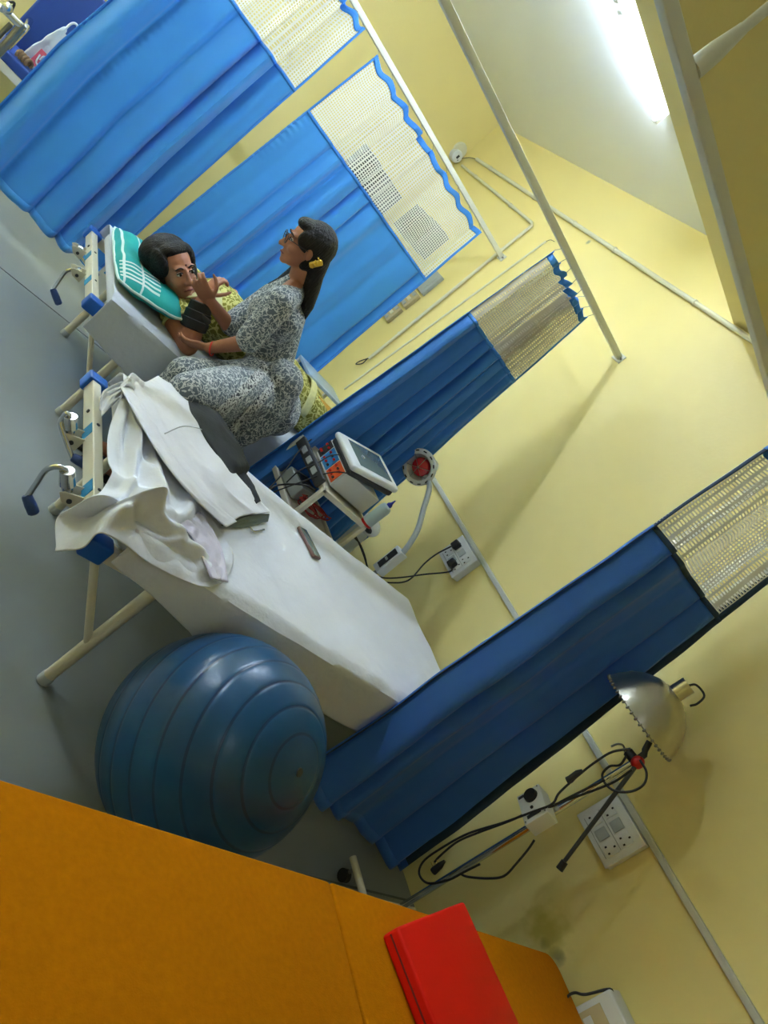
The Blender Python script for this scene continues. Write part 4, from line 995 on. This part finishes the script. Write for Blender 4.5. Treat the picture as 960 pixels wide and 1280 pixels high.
for k, (v0, v1) in enumerate(((0.05, 0.07), (0.09, 0.11), (0.14, 0.16), (0.19, 0.21), (0.24, 0.26))):
    MB().grid(lambda u, v: pil(u * 0.55 + 0.02, v0 + (v1 - v0) * v + 0.0, s_) + V((0, 0, 0.0025)), 20, 2).build('white_stripe', TEALW, pw)
for k, u0 in enumerate((0.05, 0.30)):
    MB().grid(lambda u, v: pil(u0 + 0.03 * u, v * 0.99, s_) + V((0, 0, 0.002)), 2, 40).build('white_stripe', TEALW, pw)

# ---------------------------------------------------------------- people
def frame(f, u):
    f = V(f).normalized(); u = V(u); u = (u - f * u.dot(f)).normalized(); l = u.cross(f)
    return Matrix((f, l, u)).transposed()      # columns forward, left, up
def head_blobs(mb, c, fr, s=1.0, nose=1.0):
    W = lambda x, y, z: c + fr @ (V((x, y, z)) * s)
    mb.ell(W(-0.012, 0, 0.030), [k * s for k in (0.093, 0.074, 0.088)], fr)
    mb.ell(W(0.020, 0, -0.022), [k * s for k in (0.072, 0.062, 0.082)], fr)
    mb.ell(W(0.038, 0, -0.070), [k * s for k in (0.045, 0.046, 0.036)], fr)
    mb.ell(W(0.066, 0, -0.092), [k * s for k in (0.020, 0.022, 0.018)], fr)
    for y in (-1, 1):
        mb.ell(W(0.058, y * 0.036, -0.030), [k * s for k in (0.024, 0.024, 0.022)], fr)
        mb.ell(W(0.076, y * 0.028, 0.026), [k * s for k in (0.014, 0.024, 0.008)], fr)
        mb.ell(W(-0.008, y * 0.074, -0.010), [k * s for k in (0.018, 0.009, 0.030)], fr)
        mb.ell(W(0.098, y * 0.011, -0.036), [k * s for k in (0.010, 0.008, 0.008)], fr)
    mb.chain([W(0.084, 0, 0.016), W(0.096, 0, -0.010), W(0.108, 0, -0.034)], [0.008 * s, 0.009 * s, 0.012 * s])
    mb.ell(W(0.083, 0, -0.062), [k * s for k in (0.010, 0.024, 0.007)], fr)
    mb.ell(W(0.080, 0, -0.073), [k * s for k in (0.010, 0.021, 0.008)], fr)
def face_parts(c, fr, s, person):
    W = lambda x, y, z: c + fr @ (V((x, y, z)) * s)
    for y in (-1, 1):
        ey = MB().ell(W(0.078, y * 0.029, 0.004), [k * s for k in (0.010, 0.0135, 0.0075)], fr).build('eye', EYEW, person)
        MB().ell(W(0.0865, y * 0.029, 0.003), [k * s for k in (0.003, 0.0062, 0.0062)], fr).build('iris', IRIS, ey)
        MB().tube(spline([W(0.086, y * 0.013, 0.023), W(0.089, y * 0.028, 0.030), W(0.080, y * 0.047, 0.024)], 4), 0.0032 * s, 6).build('eyebrow', HAIR, person)
        MB().tube(spline([W(0.084, y * 0.015, 0.007), W(0.088, y * 0.029, 0.011), W(0.080, y * 0.043, 0.006)], 4), 0.0022 * s, 6).build('eyelid', IRIS, person)
    MB().tube(spline([W(0.084, -0.023, -0.067), W(0.0925, -0.008, -0.0645), W(0.0925, 0.008, -0.0645), W(0.084, 0.023, -0.067)], 4), [0.0032 * s] * 13, 8).build('lips', LIP, person)
def hand(mb, wrist, d, pn, L_=0.17, curl=0.5, thumb_side=1, r=1.0, spread=0.10):
    """palm + five fingers; d: along the hand, pn: palm normal (fingers curl towards it)"""
    d = V(d).normalized(); pn = V(pn); pn = (pn - d * pn.dot(d)).normalized(); sd = d.cross(pn) * thumb_side
    wrist = V(wrist); pl = L_ * 0.52
    F_ = Matrix((d, sd, pn)).transposed()
    mb.ell(wrist + d * pl * 0.55, (pl * 0.62, 0.039 * r, 0.016 * r), F_)
    mb.ell(wrist + d * pl * 0.30 + sd * 0.02 + pn * 0.006, (pl * 0.36, 0.018 * r, 0.016 * r), F_)
    for k, (off, ln) in enumerate(((0.029, 0.43), (0.010, 0.48), (-0.010, 0.45), (-0.028, 0.36))):
        p = wrist + d * pl * (0.95 - 0.04 * abs(k - 1)) + sd * off * r
        dd = (d + sd * spread * (1.5 - k) * 0.6).normalized()
        pts = [p - dd * 0.02, p]; a = 0.35 * curl
        for seg, fr_ in enumerate((0.45, 0.31, 0.24)):
            v = dd * math.cos(a) + pn * math.sin(a)
            p = p + v * (ln * L_ * fr_); pts.append(p); a += (0.9 + 0.1 * k) * curl
        mb.chain(pts, [0.0092 * r, 0.0088 * r, 0.0082 * r, 0.0076 * r, 0.0066 * r])
    p = wrist + d * pl * 0.22 + sd * 0.028 * r
    t1 = p + (d * 0.55 + sd * 0.75 + pn * 0.35).normalized() * 0.036; t2 = t1 + (d * 0.85 + sd * 0.35 + pn * 0.45 * (0.5 + curl)).normalized() * 0.030
    t3 = t2 + (d * 0.95 + pn * 0.4 * (0.5 + curl)).normalized() * 0.022
    mb.chain([p, t1, t2, t3], [0.0115 * r, 0.0105 * r, 0.0095 * r, 0.0078 * r])

# --- seated woman
TW = thing('person', (1.55, 2.75, 0), 'person with long black ponytail, glasses and grey floral kurta, seated on the far bed edge', 'person')
hcen = AY(383, 309, 2.86)
hfr = frame((-0.86, 0.12, -0.36), (-0.28, 0.0, 0.95))
neckb = AY(372, 357, 2.87); chest = AY(345, 398, 2.88); waist = AY(338, 447, 2.90); pelv = AY(330, 492, 2.86)
sL = AY(350, 378, 2.72); sR = AY(341, 372, 3.03)
eL = AY(308, 428, 2.66); wL = AY(262, 435, 2.72); hL = AY(245, 431, 2.75)
eR = AY(287, 408, 2.90); wR = AY(262, 376, 2.86); hR = AY(252, 360, 2.84)
kL = AZ(236, 492, 0.62); kR = AY(232, 470, 2.62)
footL = V((1.27, 2.56, 0.05)); footR = V((1.24, 2.68, 0.05))
mb = MB()
head_blobs(mb, hcen, hfr, 0.94)
mb.chain([hcen + hfr @ V((-0.02, 0, -0.06)), neckb], [0.046, 0.05])
mb.chain([neckb, chest, waist, pelv], [0.055, 0.11, 0.10, 0.13])
mb.chain([neckb, sL, eL, wL], [0.045, 0.046, 0.036, 0.024]); mb.chain([neckb, sR, eR, wR], [0.045, 0.046, 0.036, 0.024])
mb.chain([pelv + V((-0.02, -0.08, 0)), kL, footL + V((0.06, 0, 0.05))], [0.09, 0.055, 0.035]); mb.chain([pelv + V((-0.02, 0.06, 0)), kR, footR + V((0.06, 0, 0.05))], [0.09, 0.055, 0.035])
for f_ in (footL, footR): mb.chain([f_ + V((0.06, 0, 0.02)), f_ + V((-0.10, 0, -0.01))], [0.035, 0.024])
hand(mb, wL, (hL - wL), V((0.1, 0.35, 0.9)), 0.165, 0.35, 1, 0.92)
hand(mb, wR, (hR - wR), V((-0.2, 0.9, 0.2)), 0.155, 0.9, -1, 0.9)
mb.build('body', SKIN, TW, remesh=0.0048, smo=5)
face_parts(hcen, hfr, 0.94, TW)
# kurta
mk = MB()
UP = V((0, 0, 1))
mk.chain([neckb + V((0.005, 0, -0.02)), chest, waist, pelv], [0.07, 0.128, 0.112, 0.155])
mk.ell(chest + V((0.0, 0, 0.03)), (0.10, 0.17, 0.11))
mk.ell(pelv + V((0.05, 0, -0.01)), (0.16, 0.20, 0.14))
mk.chain([neckb + V((0, -0.04, -0.03)), sL], [0.05, 0.062]); mk.chain([neckb + V((0, 0.04, -0.03)), sR], [0.05, 0.062])
mk.chain([sL, sL.lerp(eL, 0.5), sL.lerp(eL, 0.93)], [0.066, 0.06, 0.056])
mk.chain([sR, sR.lerp(eR, 0.5), sR.lerp(eR, 0.93)], [0.066, 0.06, 0.056])
mk.chain([pelv + V((-0.02, -0.08, 0)), pelv.lerp(kL, 0.5) + V((0, 0, 0.02)), kL], [0.13, 0.11, 0.08])
mk.chain([pelv + V((-0.02, 0.06, 0)), pelv.lerp(kR, 0.5), kR], [0.13, 0.11, 0.08])
skp = [AY(352, 478, 2.72), AY(338, 512, 2.66), AY(312, 540, 2.62), AY(292, 556, 2.60)]
mk.chain(skp, [0.10, 0.075, 0.055, 0.03])
mk.chain([kL.lerp(pelv, 0.3), AY(280, 520, 2.56), skp[3]], [0.085, 0.06, 0.03])
mk.chain([kL.lerp(pelv, 0.6), AY(310, 520, 2.62), skp[2]], [0.10, 0.06, 0.04])
mk.chain([kL, kL + V((0.02, 0.02, -0.25))], [0.075, 0.07])
mk.chain([kR, kR + V((0.02, 0.02, -0.25))], [0.075, 0.07])
mk.ell(AY(333, 486, 2.78), (0.17, 0.15, 0.13)); mk.ell(AY(300, 500, 2.68), (0.20, 0.12, 0.10)); mk.ell(AY(320, 520, 2.66), (0.12, 0.08, 0.09))
ku = mk.build('kurta', KURTA, TW, remesh=0.007, smo=7)
bpy.context.view_layer.update()
_ke = ku.evaluated_get(bpy.context.evaluated_depsgraph_get())
_ko = ORG[TW.name]
def on_kurta(px, py, side=V((0, 0, 0))):
    """the point of the skirt surface met when looking at it from the aisle"""
    d = ray(px, py).normalized()
    ok, loc, nrm, _ = _ke.ray_cast(EYE - _ko, d)
    return (loc + nrm * 0.004 + _ko) if ok else None
for q0, q1, q2, w_ in (((334, 458), (305, 487), (266, 524), 13), ((351, 470), (322, 503), (288, 538), 10)):
    cl_ = spline([(q0[0], q0[1], 0), (q1[0], q1[1], 0), (q2[0], q2[1], 0)], 16)
    rb_ = MB(); NV = 6; ok_rows = []
    for p_ in cl_:
        row = [on_kurta(p_.x + (j / NV - 0.5) * w_ * 0.66, p_.y + (j / NV - 0.5) * w_ * 0.75) for j in range(NV + 1)]
        if all(r is not None for r in row): ok_rows.append(row)
    rb_.add([p for r in ok_rows for p in r], [(i * (NV + 1) + j, i * (NV + 1) + j + 1, (i + 1) * (NV + 1) + j + 1, (i + 1) * (NV + 1) + j) for i in range(len(ok_rows) - 1) for j in range(NV)])
    rb_.build('printed_border', KBAND, TW, solid=0.002)
# hair
mh = MB()
H_ = lambda x, y, z: hcen + hfr @ (V((x, y, z)) * 0.94)
mh.ell(H_(-0.030, 0, 0.034), (0.096, 0.080, 0.092), hfr)
mh.ell(H_(-0.060, 0, -0.02), (0.062, 0.066, 0.072), hfr)
mh.ell(H_(0.03, 0, 0.085), (0.05, 0.055, 0.03), hfr)
for y in (-1, 1): mh.ell(H_(0.012, y * 0.058, 0.035), (0.05, 0.022, 0.045), hfr)
tail = [H_(-0.075, 0, -0.03), AY(393, 343, 2.83), AY(389, 362, 2.82), AY(384, 382, 2.80), AY(378, 403, 2.80)]
mh.chain(tail, [0.05, 0.042, 0.038, 0.03, 0.006])
mh.chain([tail[1], tail[1] + V((0.02, 0, -0.06)), tail[2] + V((0.035, 0.01, -0.06)), tail[3] + V((0.03, 0, -0.07))], [0.026, 0.026, 0.018, 0.006])
mh.chain([H_(-0.02, 0.03, -0.06), AY(350, 352, 3.0), AY(328, 362, 3.08), AY(316, 368, 3.1)], [0.03, 0.02, 0.012, 0.004])
mh.build('hair', HAIR, TW, remesh=0.005, smo=3)
cl = AY(395, 330, 2.76)
hc2 = MB().box(cl, (0.022, 0.018, 0.055), rot=Matrix.Rotation(0.5, 3, 'Y'), bev=0.005).build('claw_clip', YCLIP, TW)
for k in range(4): MB().cyl(cl + V((0.0, -0.008, -0.02 + 0.013 * k)), cl + V((-0.02, -0.016, -0.022 + 0.015 * k)), 0.003, 8).build('clip_tooth', YCLIP, hc2)
# glasses
gl = thing('spectacles', H_(0.10, 0, 0.003), 'dark framed glasses worn by the seated woman', 'glasses')
for y in (-1, 1):
    c0 = H_(0.100, y * 0.032, 0.0); A_ = hfr @ V((0, 1, 0)); B_ = hfr @ V((0, 0, 1))
    MB().tube([c0 + A_ * 0.024 * math.cos(a) + B_ * 0.019 * math.sin(a) for a in [2 * PI * k / 20 for k in range(20)]], 0.0018, 6, closed=True).build('rim', DGREY, gl)
    MB().tube([H_(0.098, y * 0.056, 0.006), H_(0.05, y * 0.075, 0.004), H_(-0.01, y * 0.079, 0.0)], 0.0016, 6).build('temple_arm', DGREY, gl)
MB().tube(spline([H_(0.102, -0.008, 0.004), H_(0.107, 0, 0.008), H_(0.102, 0.008, 0.004)], 4), 0.0016, 6).build('bridge', DGREY, gl)
# bracelet
ba = (hL - wL).normalized(); bc_ = wL - ba * 0.012
bo = ba.orthogonal().normalized(); bq = ba.cross(bo)
tag(MB().tube([bc_ + (bo * math.cos(a) + bq * math.sin(a)) * 0.029 for a in [2 * PI * k / 24 for k in range(24)]], 0.0035, 8, closed=True).build('thread_bracelet', BRAC), 'red thread bracelet on the seated woman wrist', 'bracelet')
# dark sandals under the bed
for k, f_ in enumerate((footL, footR)):
    s_t = thing('sandal', (f_.x, f_.y, 0), ('dark sandal on floor under the seated woman, nearer the near bed', 'dark sandal on floor under the seated woman, nearer the far bed')[k], 'sandal', 'dark sandals')
    MB().box(f_ + V((-0.02, 0, -0.04)), (0.24, 0.085, 0.016), bev=0.006).build('sole', BLACK, s_t)
    MB().tube(spline([f_ + V((-0.05, -0.042, -0.035)), f_ + V((-0.05, -0.03, -0.002)), f_ + V((-0.05, 0.0, 0.012)), f_ + V((-0.05, 0.03, -0.002)), f_ + V((-0.05, 0.042, -0.035))], 5), 0.007, 8).build('strap', BROWN, s_t)

# --- patient lying on the far bed
PT = thing('person', (1.5, 3.2, ZT), 'person in olive gold saree lying on the far bed, one hand raised', 'person')
pfr = frame((0.26, -0.86, 0.44), (-0.76, 0.56, 0.20))
phc = AY(218, 337, 3.06)
pneck = V((1.12, 3.13, 0.70)); pch = V((1.26, 3.17, 0.72)); pbel = V((1.46, 3.20, 0.705)); ppel = V((1.68, 3.20, 0.695))
psR = AY(216, 385, 3.00); peR = AY(234, 430, 2.83); pwR = AY(256, 370, 2.90); phR = AY(275, 345, 2.93)
psL = V((1.10, 3.36, 0.69)); peL = V((1.34, 3.46, 0.72)); pwL = AY(291, 368, 3.28); 
mb = MB()
head_blobs(mb, phc, pfr, 1.02)
mb.chain([phc + pfr @ V((-0.02, 0, -0.06)), pneck], [0.055, 0.062])
mb.chain([pneck, pch, pbel, ppel], [0.075, 0.12, 0.125, 0.125])
mb.chain([pneck, psR, psR.lerp(peR, 0.5), peR, peR.lerp(pwR, 0.5), pwR], [0.06, 0.062, 0.062, 0.050, 0.045, 0.027])
mb.chain([pneck, psL, peL, pwL], [0.06, 0.058, 0.045, 0.028])
mb.chain([ppel + V((0, -0.08, 0)), V((2.02, 3.12, 0.68)), V((2.32, 3.10, 0.62)), V((2.50, 3.10, 0.63))], [0.10, 0.07, 0.045, 0.035])
mb.chain([ppel + V((0, 0.08, 0)), V((2.02, 3.28, 0.68)), V((2.32, 3.28, 0.62)), V((2.50, 3.28, 0.63))], [0.10, 0.07, 0.045, 0.035])
for y in (3.10, 3.28): mb.chain([V((2.50, y, 0.62)), V((2.53, y, 0.74))], [0.035, 0.022])
hand(mb, pwR, phR - pwR, V((0.8, 0.1, -0.45)), 0.150, 1.05, -1, 0.92, 0.03)
hand(mb, pwL, V((0.8, -0.5, 0.1)), V((0, 0, -1)), 0.16, 0.4, 1, 0.95)
mb.build('body', SKIN2, PT, remesh=0.0048, smo=5)
face_parts(phc, pfr, 1.02, PT)
Q = lambda x, y, z: phc + pfr @ (V((x, y, z)) * 1.02)
MB().ell(Q(0.092, 0, 0.038), (0.003, 0.0045, 0.0045), pfr).build('bindi', mat('dark_red_dot', (90, 14, 20), 0.5), PT)
mh = MB()
mh.ell(Q(-0.035, 0, 0.042), (0.098, 0.090, 0.092), pfr)
mh.ell(Q(-0.075, 0, 0.0), (0.075, 0.110, 0.105), pfr)
mh.ell(Q(-0.060, 0, 0.07), (0.07, 0.085, 0.06), pfr)
for y in (-1, 1):
    mh.ell(Q(-0.005, y * 0.066, 0.040), (0.062, 0.030, 0.062), pfr)
    mh.ell(Q(-0.025, y * 0.074, -0.03), (0.045, 0.030, 0.075), pfr)
mh.ell(Q(-0.065, 0.0, 0.06), (0.085, 0.11, 0.075), pfr); mh.ell(Q(-0.065, 0.09, -0.04), (0.06, 0.055, 0.085), pfr); mh.ell(Q(-0.06, -0.085, -0.06), (0.055, 0.055, 0.08), pfr)
mh.ell(Q(0.012, 0, 0.085), (0.055, 0.068, 0.034), pfr)
mh.build('hair', HAIR, PT, remesh=0.005, smo=3)
# blouse and saree
ms = MB()
ms.chain([pneck + V((0.06, 0.0, -0.005)), pch, pbel, ppel], [0.085, 0.138, 0.143, 0.145])
ms.ell(pch + V((0.04, -0.02, 0.02)), (0.13, 0.17, 0.12)); ms.ell(pbel, (0.18, 0.19, 0.14))
ms.chain([psR + V((0.03, 0.03, 0.01)), psR.lerp(peR, 0.22)], [0.075, 0.07])
ms.chain([psL, psL.lerp(peL, 0.35)], [0.07, 0.066])
ms.chain([ppel + V((0, -0.05, 0)), V((2.02, 3.14, 0.68)), V((2.36, 3.13, 0.63))], [0.14, 0.105, 0.085])
ms.chain([ppel + V((0, 0.06, 0)), V((2.02, 3.26, 0.69)), V((2.36, 3.25, 0.63))], [0.14, 0.105, 0.085])
sa = ms.build('saree', SAREE, PT, remesh=0.007, smo=7)
# ochre lower fall and pale border
def ring(cx, w, rr, z0, y0=3.20, wy=0.17):
    return lambda u, v: V((cx + w * (v - 0.5) + 0.01 * math.sin(6 * u), y0 + (wy + rr) * math.cos(PI * (0.02 + 0.96 * u)), z0 + (0.115 + rr) * math.sin(PI * (0.02 + 0.96 * u))))
MB().grid(ring(1.92, 0.05, 0.030, 0.675, 3.19, 0.15), 40, 6).build('saree_border', SAREEB, PT, solid=0.004, smo=1)
MB().grid(ring(2.20, 0.36, 0.020, 0.645, 3.19, 0.14), 40, 20).build('saree_fall', SAREEO, PT, solid=0.006, smo=1)
MB().grid(coons([AY(233, 372, 2.96), AY(262, 372, 3.02), AY(285, 395, 3.02), AY(305, 420, 3.02)], [AY(243, 366, 3.02), AY(270, 362, 3.10), AY(300, 380, 3.12), AY(318, 400, 3.12)], [AY(233, 372, 2.96), AY(243, 366, 3.02)], [AY(305, 420, 3.02), AY(318, 400, 3.12)]), 30, 8).build('saree_pallu', SAREEB, PT, solid=0.006)
# sleeve border
sd_ = (peR - psR).normalized(); so = sd_.orthogonal().normalized(); sq = sd_.cross(so); sc_ = psR.lerp(peR, 0.42)
MB().tube([sc_ + (so * math.cos(a) + sq * math.sin(a)) * 0.069 for a in [2 * PI * k / 28 for k in range(28)]], 0.007, 8, closed=True).build('sleeve_border', SAREEB, PT)
# black cuff
cd = (pwR - peR).normalized(); cA = peR.lerp(pwR, 0.30) ; cB = peR.lerp(pwR, 0.86)
cu_ = thing('wrist_support', (cA + cB) / 2, 'black wrap cuff around the raised forearm of the lying woman', 'arm cuff')
MB().tube([cA, cA.lerp(cB, 0.05), cA.lerp(cB, 0.35), cA.lerp(cB, 0.38), cA.lerp(cB, 0.65), cA.lerp(cB, 0.68), cA.lerp(cB, 0.96), cB], [0.045, 0.056, 0.060, 0.055, 0.056, 0.051, 0.048, 0.040], 24).build('cuff_wrap', BLACK, cu_)
MB().box(cA.lerp(cB, 0.6) + V((0.02, -0.045, 0.01)), (0.05, 0.02, 0.03), bev=0.005).build('strap_tab', DGREY, cu_)

# ---------------------------------------------------------------- world and colour
w = bpy.data.worlds.new('world'); scn.world = w; w.use_nodes = True
w.node_tree.nodes['Background'].inputs[0].default_value = (0.5, 0.5, 0.5, 1)
w.node_tree.nodes['Background'].inputs[1].default_value = 0.0
vs_ = scn.view_settings
vs_.view_transform = 'Standard'; vs_.look = 'None'; vs_.gamma = 1.0; vs_.use_curve_mapping = False
vs_.exposure = 2.9
